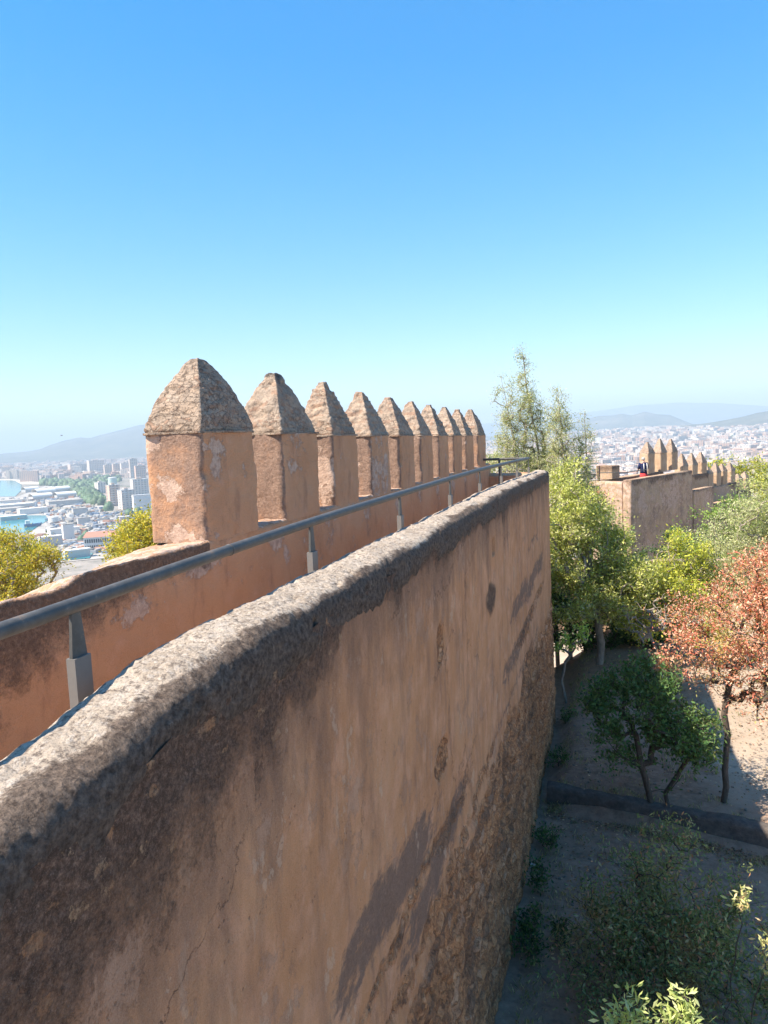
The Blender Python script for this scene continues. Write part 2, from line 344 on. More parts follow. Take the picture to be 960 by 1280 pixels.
def mat_ground():
    t = NT('dry_earth', .95, .1); v = t.co(); tc = t.n('ShaderNodeTexCoord')
    sxy = t.n('ShaderNodeSeparateXYZ'); t.l(tc.outputs['Object'], sxy.inputs[0]); sx, sy = sxy.outputs[0], sxy.outputs[1]
    ln = t.n('ShaderNodeVectorMath'); ln.operation = 'LENGTH'; t.l(tc.outputs['Object'], ln.inputs[0]); r = ln.outputs['Value']
    a = t.noise(v, .55, 5, .6); b = t.noise(v, 6, 6, .7); g = t.noise(v, 55, 4, .8)
    near = t.ramp(a, [(.3, (.32, .24, .17)), (.55, (.42, .33, .245)), (.75, (.48, .39, .30))])
    near = t.mix(t.m_('MULTIPLY', t.step(b, .52, .7), .6), near, (.15, .105, .075))
    near = t.mix(t.m_('MULTIPLY', t.step(g, .55, .75), .45), near, (.46, .38, .30))
    near = t.mix(t.m_('MULTIPLY', t.step(t.m_('ADD', t.m_('ADD', t.m_('MULTIPLY', sy, .9), sx), t.m_('MULTIPLY', a, 3.)), 16.2, 13.9), .8), near, t.ramp(b, [(.35, (.20, .13, .09)), (.6, (.33, .215, .15)), (.75, (.47, .33, .235))]))  # near yard earth darkened where it lies in shade: shade put into the colour
    near = t.mix(t.m_('MULTIPLY', t.m_('MULTIPLY', t.step(t.m_('ADD', sx, t.m_('MULTIPLY', t.m_('SUBTRACT', a, .5), 3.)), 1.9, 1.1), t.step(sy, 29, 26)), .8), near, t.ramp(b, [(.35, (.20, .13, .09)), (.6, (.33, .215, .15)), (.75, (.47, .33, .235))]))  # same painted shade, carried on along the wall and past its end
    hill = t.ramp(t.noise(v, .06, 6, .7), [(.35, (.07, .085, .035)), (.55, (.16, .14, .075)), (.7, (.30, .24, .16))])
    city = t.ramp(t.noise(v, .012, 6, .75), [(.35, (.09, .11, .06)), (.48, (.22, .20, .17)), (.6, (.33, .29, .25)), (.75, (.42, .36, .30))])
    far = t.ramp(t.noise(v, .0012, 6, .7), [(.35, (.10, .12, .06)), (.6, (.30, .27, .21))])
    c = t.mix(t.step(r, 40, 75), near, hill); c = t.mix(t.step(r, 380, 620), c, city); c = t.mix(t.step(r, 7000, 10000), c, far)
    n = t.bump(g, .4, .02); n = t.bump(b, .5, .06, n)
    return t.fin(c, n)

def mat_leaf(name, trans=.35, tint=(1., 1., .55)):
    t = NT(name, .55, .25); c = t.attr('col', True)
    t.fin(c); tr = t.n('ShaderNodeBsdfTranslucent'); t.put(tr.inputs[0], t.mix(1., c, (tint[0]*1.35, tint[1]*1.35, tint[2]), 'MULTIPLY'))
    mx = t.n('ShaderNodeMixShader'); mx.inputs[0].default_value = trans
    t.l(t.b.outputs[0], mx.inputs[1]); t.l(tr.outputs[0], mx.inputs[2]); t.l(mx.outputs[0], t.out.inputs[0])
    return t.m

def mat_bark(name, c):
    t = NT(name, .9, .1); v = t.co((1, 1, .25)); a = t.noise(v, 25, 5, .7)
    return t.fin(t.ramp(a, [(.3, tuple(x*.5 for x in c)), (.6, c), (.8, tuple(min(1, x*1.5) for x in c))]), t.bump(a, .6, .02))

def mat_house(name='house_wall', use_attr=False):
    t = NT(name, .8, .2); tc = t.n('ShaderNodeTexCoord'); ge = t.n('ShaderNodeNewGeometry')
    sx = t.n('ShaderNodeSeparateXYZ'); t.l(ge.outputs['Position'], sx.inputs[0])
    sn = t.n('ShaderNodeSeparateXYZ'); t.l(ge.outputs['Normal'], sn.inputs[0])
    if use_attr: base = t.attr('col', True)
    else:
        base = t.ramp(t.rnd(), [(0, (.64, .56, .48)), (.22, (.58, .41, .31)), (.42, (.70, .66, .60)), (.6, (.62, .48, .36)), (.78, (.66, .60, .53)), (1, (.54, .33, .24))])
    u = t.m_('ADD', t.m_('MULTIPLY', sx.outputs[0], .8), t.m_('MULTIPLY', sx.outputs[1], .6))
    fz = t.m_('FRACT', t.m_('DIVIDE', sx.outputs[2], 3.4)); fu = t.m_('FRACT', t.m_('DIVIDE', u, 7.5))
    win = t.m_('MULTIPLY', t.m_('MULTIPLY', t.step(fz, .4, .45), t.step(fu, .48, .54)), t.m_('SUBTRACT', 1, t.step(t.m_('ABSOLUTE', sn.outputs[2]), .3, .4)))
    c = t.mix(t.m_('MULTIPLY', win, .75), base, (.10, .12, .15))
    top = t.step(sn.outputs[2], .7, .8)
    rf = t.ramp(t.m_('FRACT', t.m_('MULTIPLY', t.rnd(), 7.3)), [(0, (.50, .26, .17)), (.45, (.52, .33, .24)), (.55, (.60, .56, .52)), (1, (.70, .67, .63))])
    c = t.mix(t.m_('MULTIPLY', top, .85), c, rf if not use_attr else t.mix(.6, base, (.46, .29, .21)))
    return t.fin(c)

def mat_water():
    t = NT('sea_water', .12, .5); v = t.co(); n = t.noise(v, .05, 4, .6)
    return t.fin(t.mix(n, (.03, .20, .22), (.05, .28, .30)), t.bump(n, .1, .5))

def mat_rail():
    t = NT('grey_painted_steel', .5, .35); v = t.co(); a = t.noise(v, 9, 6, .7); b = t.noise(v, 60, 4, .7)
    c = t.mix(t.step(a, .35, .7), (.066, .063, .058), (.108, .103, .094)); w = t.step(t.m_('ADD', a, t.m_('MULTIPLY', b, .5)), .86, .92)
    c = t.mix(t.m_('MULTIPLY', w, .7), c, (.17, .12, .085)); c = t.mix(t.m_('MULTIPLY', t.step(b, .6, .75), .35), c, (.20, .19, .175))
    return t.fin(c, t.bump(b, .12, .004), t.m_('ADD', .38, t.m_('MULTIPLY', a, .3)))
M = dict(
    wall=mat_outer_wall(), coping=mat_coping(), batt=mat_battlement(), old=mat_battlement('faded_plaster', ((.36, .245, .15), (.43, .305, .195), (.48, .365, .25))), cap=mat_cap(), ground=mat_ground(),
    rail=mat_rail(), box=flat('light_grey_steel', (.165, .150, .135), .55, 0., .5, .08, 25),
    leaf=mat_leaf('leaf'), bark=mat_bark('bark', (.12, .095, .075)), paleb=mat_bark('pale_bark', (.34, .29, .24)),
    house=mat_house(), houses=mat_house('house_wall_mass', True), water=mat_water(),
    quay=flat('pale_concrete', (.40, .37, .33), .9, 0, .2, .25, .02), road=flat('asphalt_road', (.34, .33, .32), .9, 0, .2, .1, .05),
    white=flat('white_paint', (.72, .69, .64), .6), shed=flat('shed_roof', (.46, .45, .43), .5, 0, .4, .1, .2), redroof=flat('clay_roof', (.46, .22, .15), .8),
    dark=flat('dark_opening', (.05, .055, .06), .6), blue=flat('blue_hull', (.05, .13, .26), .5), mtn=None,
)

# ================================================================== WALKWALL: outer parapet wall with rounded coping
def yrows(y0, y1, lo=.010, k=.0062, hi=.09):
    ys, y = [], y0
    while y < y1:
        ys.append(y); y += min(hi, max(lo, k*abs(y))) if y > .2 else (.12 if y < -.6 else .04)
    ys.append(y1); return np.array(ys)
def x_out(y): return -(1.335+.0088*np.clip(y, -6, 20))
def top_dip(y): return -.15*sstep(2.5, .9, y) - .10*sstep(9, 15.9, y)
YEND = 15.85

def build_parapet():
    root = thing('parapet_wall', 'tall stained ochre plaster wall with rounded rough coping filling the foreground', 'wall')
    ys = yrows(-5, YEND); zt = -.86
    zs = np.concatenate([np.linspace(-7.1, -3.4, 95), np.linspace(-3.4, zt, 110)[1:]])
    Y, Z = np.meshgrid(ys, zs, indexing='ij')
    Zs = Z + top_dip(Y)*sstep(-2.5, -.9, Z)
    X = x_out(Y) + .06*sstep(-2.5, -6.6, Z)
    P = np.stack([X, Y, Zs], -1)
    low = sstep(-3.5+.3, -4.3, Z + .5*fbm(P*[1, .8, .8], 4, 5))
    # ---- masks
    n1 = fbm(np.stack([Y*1.3, Z*.35, Y*0], -1), 4, 11); n2 = fbm(np.stack([Y*3.2, Z*.25, Y*0+4], -1), 4, 21)
    depth = -Zs-.86
    reach = np.interp(Y, [.8, 1.2, 1.6, 2.0, 2.25, 2.7, 3.1, 3.35, 4, 6, 9, 12, 15.9], [.66, .60, .52, .48, .36, .33, .30, .13, .10, .14, .17, .22, .26]) + .07*n1 + .10*sstep(.05, .6, n2)*sstep(2, 5, Y) + .06*fbm(P*2.5, 3, 23)
    stain = np.clip(1.0-depth/np.maximum(reach, .05)*.62, -.2, 1.0)
    soft = np.clip(1.05-depth/(np.maximum(reach, .2)*2.1+.25*sstep(-.2, .6, n2))*.6, 0, 1)
    for yc, w, L, k in ((2.05, .10, .75, .9), (2.62, .13, .85, .8), (3.1, .12, .55, .6), (3.6, .2, .9, .45), (4.4, .12, 1.2, .4), (5.6, .3, .7, .4), (6.9, .25, 1.0, .45), (8.6, .3, .9, .4), (10.2, .4, 1.1, .5), (11.6, .3, 1.4, .6), (13.2, .35, 1.5, .6), (14.6, .3, 1.2, .7), (1.45, .2, .95, .7)):
        soft = np.maximum(soft, k*np.exp(-((Y-yc-.07*n1-.03*n2)/w)**2)*sstep(L, L*.4, depth))
    def blob(y, z, ry, rz, s=0): return 1-np.sqrt(((Y-y)/ry)**2+((Z-z)/rz)**2)+.25*fbm(P*6, 3, 60+s)
    stain = np.maximum(stain, sstep(-.1, .7, blob(7.95, -1.85, .46, .26)))
    band = np.zeros_like(Y)
    def strip(z0, z1, y0, y1, s, a=1.):
        zz = Z + .16*fbm(np.stack([Y*1.1, Z*1.5, Y*0+s], -1), 5, 31+s)
        ends = sstep(y0, y0+1.2, Y+.25*fbm(P*2.2, 3, s))*sstep(y1, y1-1.6, Y+.25*fbm(P*2.2, 3, s+3))
        return a*sstep(z0-.16, z0+.18, zz)*sstep(z1+.16, z1-.16, zz)*ends
    for a in ((-3.10, -2.62, 2.4, 6.0, 1), (-3.55, -3.1, 3.3, 7.2, 2, .9), (-2.75, -2.3, 8.8, 15.2, 3, .85), (-3.3, -2.9, 8, 13, 4, .8), (-2.05, -1.8, 10.8, 14.6, 6, .7), (-2.52, -2.36, 3.4, 5.0, 7, .7), (-2.2, -2.05, 6.5, 8.5, 8, .5), (-1.62, -1.5, 13, 15.4, 9, .6)): band = np.maximum(band, strip(*a))
    rub = low*1.0
    rub = np.maximum(rub, .9*sstep(0, .45, blob(5.45, -1.68, .17, .24, 1)))
    rub = np.maximum(rub, .8*sstep(0, .5, blob(5.4, -2.62, .35, .22, 2)))
    rub = np.maximum(rub, .75*strip(-3.30, -3.10, 2.6, 7.5, 5)); rub = np.maximum(rub, .7*strip(-3.75, -3.5, 2.6, 9, 12))
    rub = np.maximum(rub, .62*strip(-2.70, -2.60, 2.3, 5.4, 15)); rub = np.maximum(rub, .7*strip(-3.2, -2.9, 9, 15.5, 18))
    for a in ((-4.15, -3.85, 3.5, 9, 21, .8), (-4.75, -4.5, 5, 13, 22, .7), (-3.7, -3.45, 7, 14, 23, .7), (-5.3, -5.1, 6, 14, 24, .6)): band = np.maximum(band, strip(*a))
    chip = np.zeros_like(Y)
    for (y, z, ry, rz) in ((2.03, -.93, .07, .035), (2.28, -.95, .04, .03), (2.60, -1.0, .07, .03), (2.85, -.98, .05, .04), (1.72, -.96, .05, .03), (1.48, -1.02, .05, .045), (1.62, -1.12, .03, .03), (2.42, -1.06, .09, .025), (3.02, -.95, .05, .03), (1.30, -1.0, .04, .03), (2.15, -1.08, .04, .02), (1.85, -1.2, .03, .025), (3.3, -1.0, .05, .025), (1.22, -1.18, .03, .02)): chip = np.maximum(chip, np.exp(-.7*(((Y-y+.5*(Z-z))/ry)**2+((Z-z)/rz)**2)))
    hole = ((np.abs(Y-8.2) < .07) & (np.abs(Z+1.31) < .09))
    # ---- relief
    f1, f2, cid = worley(np.stack([X*4, Y*4.6, Z*9.5], -1) + .5*fbm(P*3, 3, 9)[..., None], 3)
    st = sstep(.02, .3, f2-f1)
    d = .012*fbm(P*1.1, 4, 2) + .006*fbm(P*7, 3, 4)
    d = d + sstep(.3, .7, rub)*(-.03 + (.015+.035*cid)*st*sstep(-2.4, -4.6, Z)**.5 + .010*st) + .05*low*fbm(P*1.6, 3, 8)
    d = d + sstep(.3, .8, stain)*(.012*fbm(P*14, 3, 14)+.010*fbm(P*5, 3, 15))
    d = d - .10*hole - .008*sstep(.3, .7, band)
    P[..., 0] += d
    me = mesh('wall_face', P, grid_faces(*Y.shape), True, dict(stain=stain, band=band, rubble=rub, soft=soft, chip=chip))
    obj('wall_face', me, M['wall'], root)
    # back, end face and inner face of the core (one closed shell behind the weathered face)
    c = MB(); y0, y1 = -5., YEND
    b = obj('inner_face', mesh('inner_face', [[-1.735, y0, -7.1], [-1.735, y1, -7.1], [-1.735, y0, -.96], [-1.735, y1, -.96]], [[0, 2, 3, 1]], attrs=dict(stain=[0]*4, grey=[0]*4, patch=[1.0]*4)), M['old'], root)
    # end face of the wall
    nx, nz = 12, 90
    U, W = np.meshgrid(np.linspace(0, 1, nx), np.linspace(-7.1, -.98, nz), indexing='ij')
    xo = x_out(YEND)+.06*sstep(-2.5, -6.6, W)
    E_ = np.stack([xo + U*(-1.735-xo), np.full_like(U, YEND), W], -1); E_[..., 1] += .02*fbm(E_*3, 3, 3)*sstep(0, .2, U)
    obj('end_face', mesh('end_face', E_, grid_faces(nx, nz)[:, ::-1], True, dict(stain=U*0, band=U*0, soft=U*0, chip=U*0, rubble=sstep(-4, -4.6, W))), M['wall'], root)
    # coping
    ys = yrows(-5, YEND+.03, .007, .0052, .08); n = 64
    th = np.linspace(0, 1, n)
    prof = np.array([(-.010, -1.0), (.006, -.965), (.010, -.90), (.008, -.83), (-.008, -.778), (-.055, -.750), (-.15, -.738), (-.25, -.737), (-.32, -.752), (-.36, -.78), (-.378, -.825), (-.38, -.90), (-.37, -.97)])
    s = np.concatenate([[0], np.cumsum(np.linalg.norm(np.diff(prof, axis=0), axis=1))]); s /= s[-1]
    px, pz = np.interp(th, s, prof[:, 0]), np.interp(th, s, prof[:, 1])
    for _ in range(3):
        px[1:-1] = (px[:-2]+2*px[1:-1]+px[2:])/4; pz[1:-1] = (pz[:-2]+2*pz[1:-1]+pz[2:])/4
    Yc, T = np.meshgrid(ys, th, indexing='ij')
    Xo = np.broadcast_to(px, Yc.shape) + x_out(Yc); Zo = np.broadcast_to(pz, Yc.shape) + top_dip(Yc)
    nx_, nz_ = np.gradient(pz), -np.gradient(px); L = np.hypot(nx_, nz_); nx_, nz_ = nx_/L, nz_/L
    P = np.stack([Xo, Yc, Zo], -1)
    f1, f2, cid = worley(P*[15, 15, 15], 7); g1, g2, gid = worley(P*[5.5, 4.5, 6], 17)
    d = .018*fbm(P*2.2, 4, 40) - .03*sstep(.25, .6, fbm(P*7, 3, 48))*sstep(.55, .35, T) + .014*fbm(P*9, 4, 41) + .012*(gid-.5)*sstep(.0, .25, g2-g1) + .005*(.6-f1)*(cid > .3) + .006*fbm(P*40, 2, 43)
    # lower outer lip breaks off here and there
    lip = sstep(.24, .02, T); d = d - lip*.03*sstep(.05, .45, fbm(P*[1, 3.0, 1], 3, 44))
    d = d - .02*sstep(.2, .6, fbm(P*[3, 1.6, 3], 3, 47))*sstep(.75, .95, T)
    P[..., 0] += nx_*d; P[..., 2] += nz_*d
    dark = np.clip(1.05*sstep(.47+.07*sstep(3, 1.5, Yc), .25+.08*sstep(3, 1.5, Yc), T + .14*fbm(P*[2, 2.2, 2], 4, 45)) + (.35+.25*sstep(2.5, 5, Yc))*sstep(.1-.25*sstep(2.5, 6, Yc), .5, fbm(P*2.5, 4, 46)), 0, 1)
    a = np.arange(n)
    me = mesh('coping', P, [grid_faces(*Yc.shape)], True, dict(dark=dark))
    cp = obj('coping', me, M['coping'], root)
    # cap of the coping's far end
    e = P[-1]; V = np.vstack([e, e.mean(0)]); F = np.stack([a[:-1], a[1:], np.full(n-1, n)], -1)
    obj('coping_end', mesh('coping_end', V, F, True, dict(dark=np.r_[dark[-1], .5])), M['coping'], cp)
    # cross wall that closes the walkway at its far end
    U, W = np.meshgrid(np.linspace(-3.3, -1.78, 60), np.linspace(-1.75, -.95, 34), indexing='ij')
    top = W.max(); Q = np.stack([U, np.full_like(U, 15.95), W], -1)
    Q[..., 1] += -.03*fbm(Q*4, 4, 70); Q2 = Q.copy()
    thk = .38; ringsA = np.concatenate([Q, np.stack([U[:, :1]+0*U[:, :6], 15.95+np.linspace(.03, thk, 6)[None]+0*U[:, :6], top+.05*np.sin(np.linspace(0, 1, 6)*math.pi)[None]+.015*fbm(np.stack([U[:, :6]*5, W[:, :6]*5, U[:, :6]*0], -1), 3, 5)], -1), np.stack([U[:, :1], np.full_like(U[:, :1], 15.95+thk), np.full_like(U[:, :1], -6.9)], -1)], 1)
    sh = ringsA.shape
    obj('cross_wall', mesh('cross_wall', ringsA, grid_faces(sh[0], sh[1])[:, ::-1], True, dict(grey=np.zeros(sh[:2]), patch=.25*np.ones(sh[:2]), stain=.25*np.ones(sh[:2]))), M['batt'], root)
build_parapet()

# ================================================================== BATTLEMENT WALL with ten merlons
XI, XO = -2.80, -3.31
def rrect(hx, hy, n=120, r=.03):
    """closed loop (counter-clockwise) of a rounded rectangle, evenly spaced"""
    pts = []
    for cx, cy, a0 in ((hx-r, hy-r, 0), (-hx+r, hy-r, 90), (-hx+r, -hy+r, 180), (hx-r, -hy+r, 270)):
        for a in np.linspace(a0, a0+90, 5): pts.append((cx+r*math.cos(RAD(a)), cy+r*math.sin(RAD(a))))
    pts = np.array(pts+[pts[0]]); s = np.r_[0, np.cumsum(np.linalg.norm(np.diff(pts, axis=0), axis=1))]
    t = np.linspace(0, s[-1], n, endpoint=False)
    return np.stack([np.interp(t, s, pts[:, 0]), np.interp(t, s, pts[:, 1])], -1)

SILL = -.675
def merlon_body(hx, hy, h, seed, n=132, nv=64, grey=.55, spots=()):
    R = rrect(hx, hy, n); zs = np.linspace(0, h, nv)
    P = np.zeros((nv, n, 3)); P[..., :2] = R[None]; P[..., 2] = zs[:, None]
    ang = P[..., :2]/np.array([hx, hy]); corner = sstep(.78, 1., np.abs(ang[..., 0]))*sstep(.78, 1., np.abs(ang[..., 1]))
    q = P+seed*7.3
    d = .014*fbm(q*2.3, 4, seed) + .008*fbm(q*9, 3, seed+1) - corner*(.012+.035*sstep(0, .6, fbm(q*4, 3, seed+2)))
    nrm = np.stack([np.where(np.abs(ang[..., 0]) > .985, np.sign(ang[..., 0]), ang[..., 0]*corner), np.where(np.abs(ang[..., 1]) > .985, np.sign(ang[..., 1]), ang[..., 1]*corner)], -1)
    nl = np.linalg.norm(nrm, axis=-1, keepdims=True); nrm = np.where(nl > 1e-6, nrm/np.maximum(nl, 1e-6), 0)
    P[..., :2] += nrm*d[..., None]
    face_l = sstep(.9, .99, -ang[..., 1])                       # the face that looks back along the wall
    g = face_l*grey + .25*sstep(.25, .6, fbm(q*1.7, 3, seed+5)) + .25*sstep(h*.75, h, P[..., 2])*face_l
    pt = .44*sstep(.05, .6, fbm(q*1.9, 4, seed+6))+.12*corner
    for (f, u, z, ru, rz, a) in spots:                            # broken plaster seen on this merlon
        c = P[..., 0] if f == 'y' else P[..., 1]; on = face_l > .5 if f == 'y' else ang[..., 0] > .97
        pt = np.maximum(pt, np.where(on, a*np.exp(-.75*(((c-u)/ru)**2+((P[..., 2]-z)/rz)**2)), 0))
    stn = .38*sstep(h*.82, h, P[..., 2])*sstep(-.2, .5, fbm(q*3, 3, seed+7)) 
    V, F = loft(P)
    ex = lambda a: np.r_[a.ravel(), 0]
    return mesh('merlon', V, F, True, dict(grey=ex(g), patch=ex(pt), stain=ex(stn)))

def merlon_cap(hx, hy, h, seed, pw=1.25, n=132, nv=56, rough=1., course=0.):
    ts = np.linspace(0, 1, nv); rings = []
    R = rrect(1, 1, n, .05)
    P = np.zeros((nv, n, 3))
    for k, t in enumerate(ts):
        f = 1-.845*t**pw
        if t < .02: f = .985
        P[k, :, 0] = R[:, 0]*hx*f; P[k, :, 1] = R[:, 1]*hy*f; P[k, :, 2] = t*h
    q = P+seed*3.7
    f1, f2, cid = worley(np.stack([q[..., 0]*9, q[..., 1]*9, q[..., 2]*(15+6*course)], -1), seed)
    st = sstep(.0, .22, f2-f1)
    d = rough*(.022*fbm(q*4, 4, seed) + (.016+.012*course)*(cid-.4)*st + .012*fbm(q*18, 3, seed+4)) - .008
    d = d - .018*course*(np.sin(q[..., 2]*62+2*fbm(q*3, 2, seed)) > .6)
    dn = P[..., :2]/(np.linalg.norm(P[..., :2], axis=-1, keepdims=True)+1e-6)
    P[..., :2] += dn*d[..., None]; P[..., 2] += d*.5*sstep(.03, .1, ts)[:, None]+.02*fbm(q*3, 3, seed+9)*sstep(.8, 1, ts)[:, None]
    g = .34*sstep(.1, .6, fbm(q*2.4, 4, seed+3)) + .38*sstep(.55, .9, P[..., 0]/(np.abs(P[..., :2]).max(-1)+1e-6))*sstep(-.5, .5, fbm(np.stack([q[..., 0]*2, q[..., 1]*14, q[..., 2]*1.5], -1), 3, seed+6)) + .45*sstep(.85, 1., ts)[:, None]
    V, F = loft(P); ex = lambda a: np.r_[a.ravel(), .5]
    return mesh('cap', V, F, True, dict(grey=ex(np.broadcast_to(g, P.shape[:2]))))

MER = [  # near edge y, width, body top z, cap apex z, profile power, course strength
    (4.40, .80, .095, .645, 1.55, .0), (5.66, .80, .075, .640, 1.25, .25), (6.83, .75, .045, .625, 1.12, 1.), (8.02, .74, .030, .575, 1.10, .8), (9.19, .72, .020, .550, 1.2, .2),
    (10.29, .68, .010, .545, 1.25, .1), (11.39, .68, .000, .520, 1.15, .7), (12.50, .68, -.010, .510, 1.2, .3), (13.60, .68, -.020, .495, 1.1, .8), (14.85, .80, -.030, .53, 1.35, .2)]

def build_battlement():
    root = thing('battlement_wall', 'orange plastered battlement wall with a row of ten pointed merlons', 'wall')
    ys = np.concatenate([np.arange(-5, .5, .1), np.arange(.5, 7, .022), np.arange(7, 16.1, .05), [16.15]])
    prof = [(XI-.02*0, z) for z in np.linspace(-1.75, SILL-.03, 56)]
    top = [(XI-.02-(XI-XO-.04)*t, SILL+.012*math.sin(t*math.pi)) for t in np.linspace(0, 1, 26)]
    back = [(XO, z) for z in np.r_[np.linspace(SILL-.03, -1.4, 18), np.linspace(-1.6, -9, 14)]]
    pr = np.array(prof+top+back); Y, K = np.meshgrid(ys, np.arange(len(pr)), indexing='ij')
    P = np.stack([pr[K, 0], Y, pr[K, 1]], -1)
    dx = .016*fbm(P*2, 4, 80) + .007*fbm(P*9, 3, 81)
    isin = K < len(prof); istop = (K >= len(prof)) & (K < len(prof)+len(top))
    edge = sstep(-.16, .0, P[..., 2]-SILL)
    low = (Y < 4.45)
    P[..., 0] += np.where(isin, dx*1.0-.02*edge*sstep(.0, .5, fbm(P*4, 3, 82)), 0)
    rg = .018*fbm(P*3.5, 4, 83)+.014*fbm(P*14, 3, 84)+.010*fbm(P*[1, 1.2, 1], 2, 85)
    P[..., 2] += np.where(istop, rg, 0) + np.where(isin, edge*rg, 0)
    P[..., 2] -= np.where(istop, (.05+.12*sstep(4.3, 3.2, Y)*(Y < 4.45))*np.clip((XI-P[..., 0])/.5, 0, 1), 0) + np.where(~isin & ~istop, .17*sstep(-1.2, SILL, P[..., 2]), 0)
    # a piece of the crest has broken away beside the first merlon, and a step nearer
    P[..., 2] -= .035*sstep(3.1, 3.0, Y)*sstep(-.2, .0, P[..., 2]-SILL)
    dep = SILL-P[..., 2]; n1 = fbm(np.stack([Y*1.1, Y*0, Y*0], -1), 4, 90)
    reach = np.where(Y < 4.4, .22+.40*sstep(4.0, 1.9, Y)+.08*n1, .10+.12*sstep(.1, .6, n1))
    stain = np.clip(1.05-dep/np.maximum(reach, .05)*.6, 0, 1)*np.where(Y < 4.4, .9, .12)
    stain = np.where(istop, .05, stain)
    grey = np.where(istop, .45, 0)+.0; ptop = np.where(istop, .55, 0)
    patch = .25*sstep(.1, .6, fbm(P*1.8, 4, 91))
    def sp(y, z, ry, rz): return np.exp(-.75*(((Y-y)/ry)**2+((P[..., 2]-z)/rz)**2))*isin
    patch = np.maximum(patch, .9*sp(4.25, -.84, .22, .07)); patch = np.maximum(patch, .7*sp(3.55, -1.0, .22, .07))
    patch = np.maximum(patch, .8*sp(5.45, -.83, .14, .1)); patch = np.maximum(patch, .7*sp(5.62, -.95, .06, .12))
    patch = np.maximum(patch, ptop)
    for k in range(1, 9):
        yy = MER[k][0]+MER[k][1]+.2; patch = np.maximum(patch, .62*sp(yy, -.86, .14, .12)); grey = np.maximum(grey, .5*sp(yy, -.95, .16, .3))
    obj('wall_body', mesh('wall_body', P, grid_faces(*Y.shape)[:, ::-1], True, dict(grey=grey, patch=patch, stain=stain)), M['batt'], root)
    nearf = np.array([[XI, -5, -9], [XO, -5, -9], [XO, -5, SILL], [XI, -5, SILL]])
    obj('wall_end', mesh('wall_end', np.vstack([nearf, nearf+[0, 21.15, 0]]), [[0, 3, 2, 1], [4, 5, 6, 7]], False, dict(grey=[0]*8, patch=[0]*8, stain=[0]*8)), M['batt'], root)
    for k, (y, w, zt, za, pw, cr) in enumerate(MER):
        hx, hy = (XI-XO)/2-.004, w/2
        spots = ()
        if k == 0: spots = (('y', -.06, .39, .08, .10, .9), ('y', .02, .06, .13, .07, .95), ('y', -.17, .72, .12, .07, .8), ('x', -.28, .70, .16, .06, .9), ('x', -.25, .58, .06, .16, .85), ('x', -.32, .05, .07, .05, .6))
        if k == 2: spots = (('y', .12, .35, .2, .3, .8),)
        if k == 3: spots = (('x', -.1, .3, .5, .6, .55),)
        b = obj('merlon', merlon_body(hx, hy, zt-SILL+.03, 100+k*13, spots=spots, grey=(.80 if k else .66)), M['batt'], root, ((XI+XO)/2+.004, y+hy, SILL-.03))
        obj('cap', merlon_cap(hx-.004, hy-.006, za-zt, 300+k*7, pw, course=cr*.45), M['cap'], b, (0, 0, zt-SILL+.03))
        # thin drip ledge under the cap
        R = rrect(hx+.001, hy+.003, 132, .03); rr = []
        for z, s in ((-.012, -.004), (-.009, .002), (.004, .002), (.007, -.012)):
            q = np.zeros((132, 3)); q[:, :2] = R*(1+s/hx); q[:, 2] = z; q[:, :2] *= (1+.10*fbm(np.c_[R*6, np.full(132, k*3.1+z*9)], 3, k))[:, None]; rr.append(q)
        V, F = loft(np.array(rr), True, True)
        obj('ledge', mesh('ledge', V, F, False, dict(grey=np.full(len(V), .35), patch=np.full(len(V), .2), stain=np.full(len(V), .2))), M['cap'], b, (0, 0, zt-SILL+.03))
build_battlement()

# walkway between the two walls
U, W = np.meshgrid(np.linspace(XI-.02, -1.74, 24), np.linspace(-5, 16, 220), indexing='ij')
obj('walkway', mesh('walkway', np.stack([U, W, -1.66+.02*fbm(np.stack([U*2, W*2, U*0], -1), 3, 4)], -1), grid_faces(*U.shape), True), flat('walkway_paving', (.58, .45, .33), .9, 0, .2, .2, 5), kind='structure')

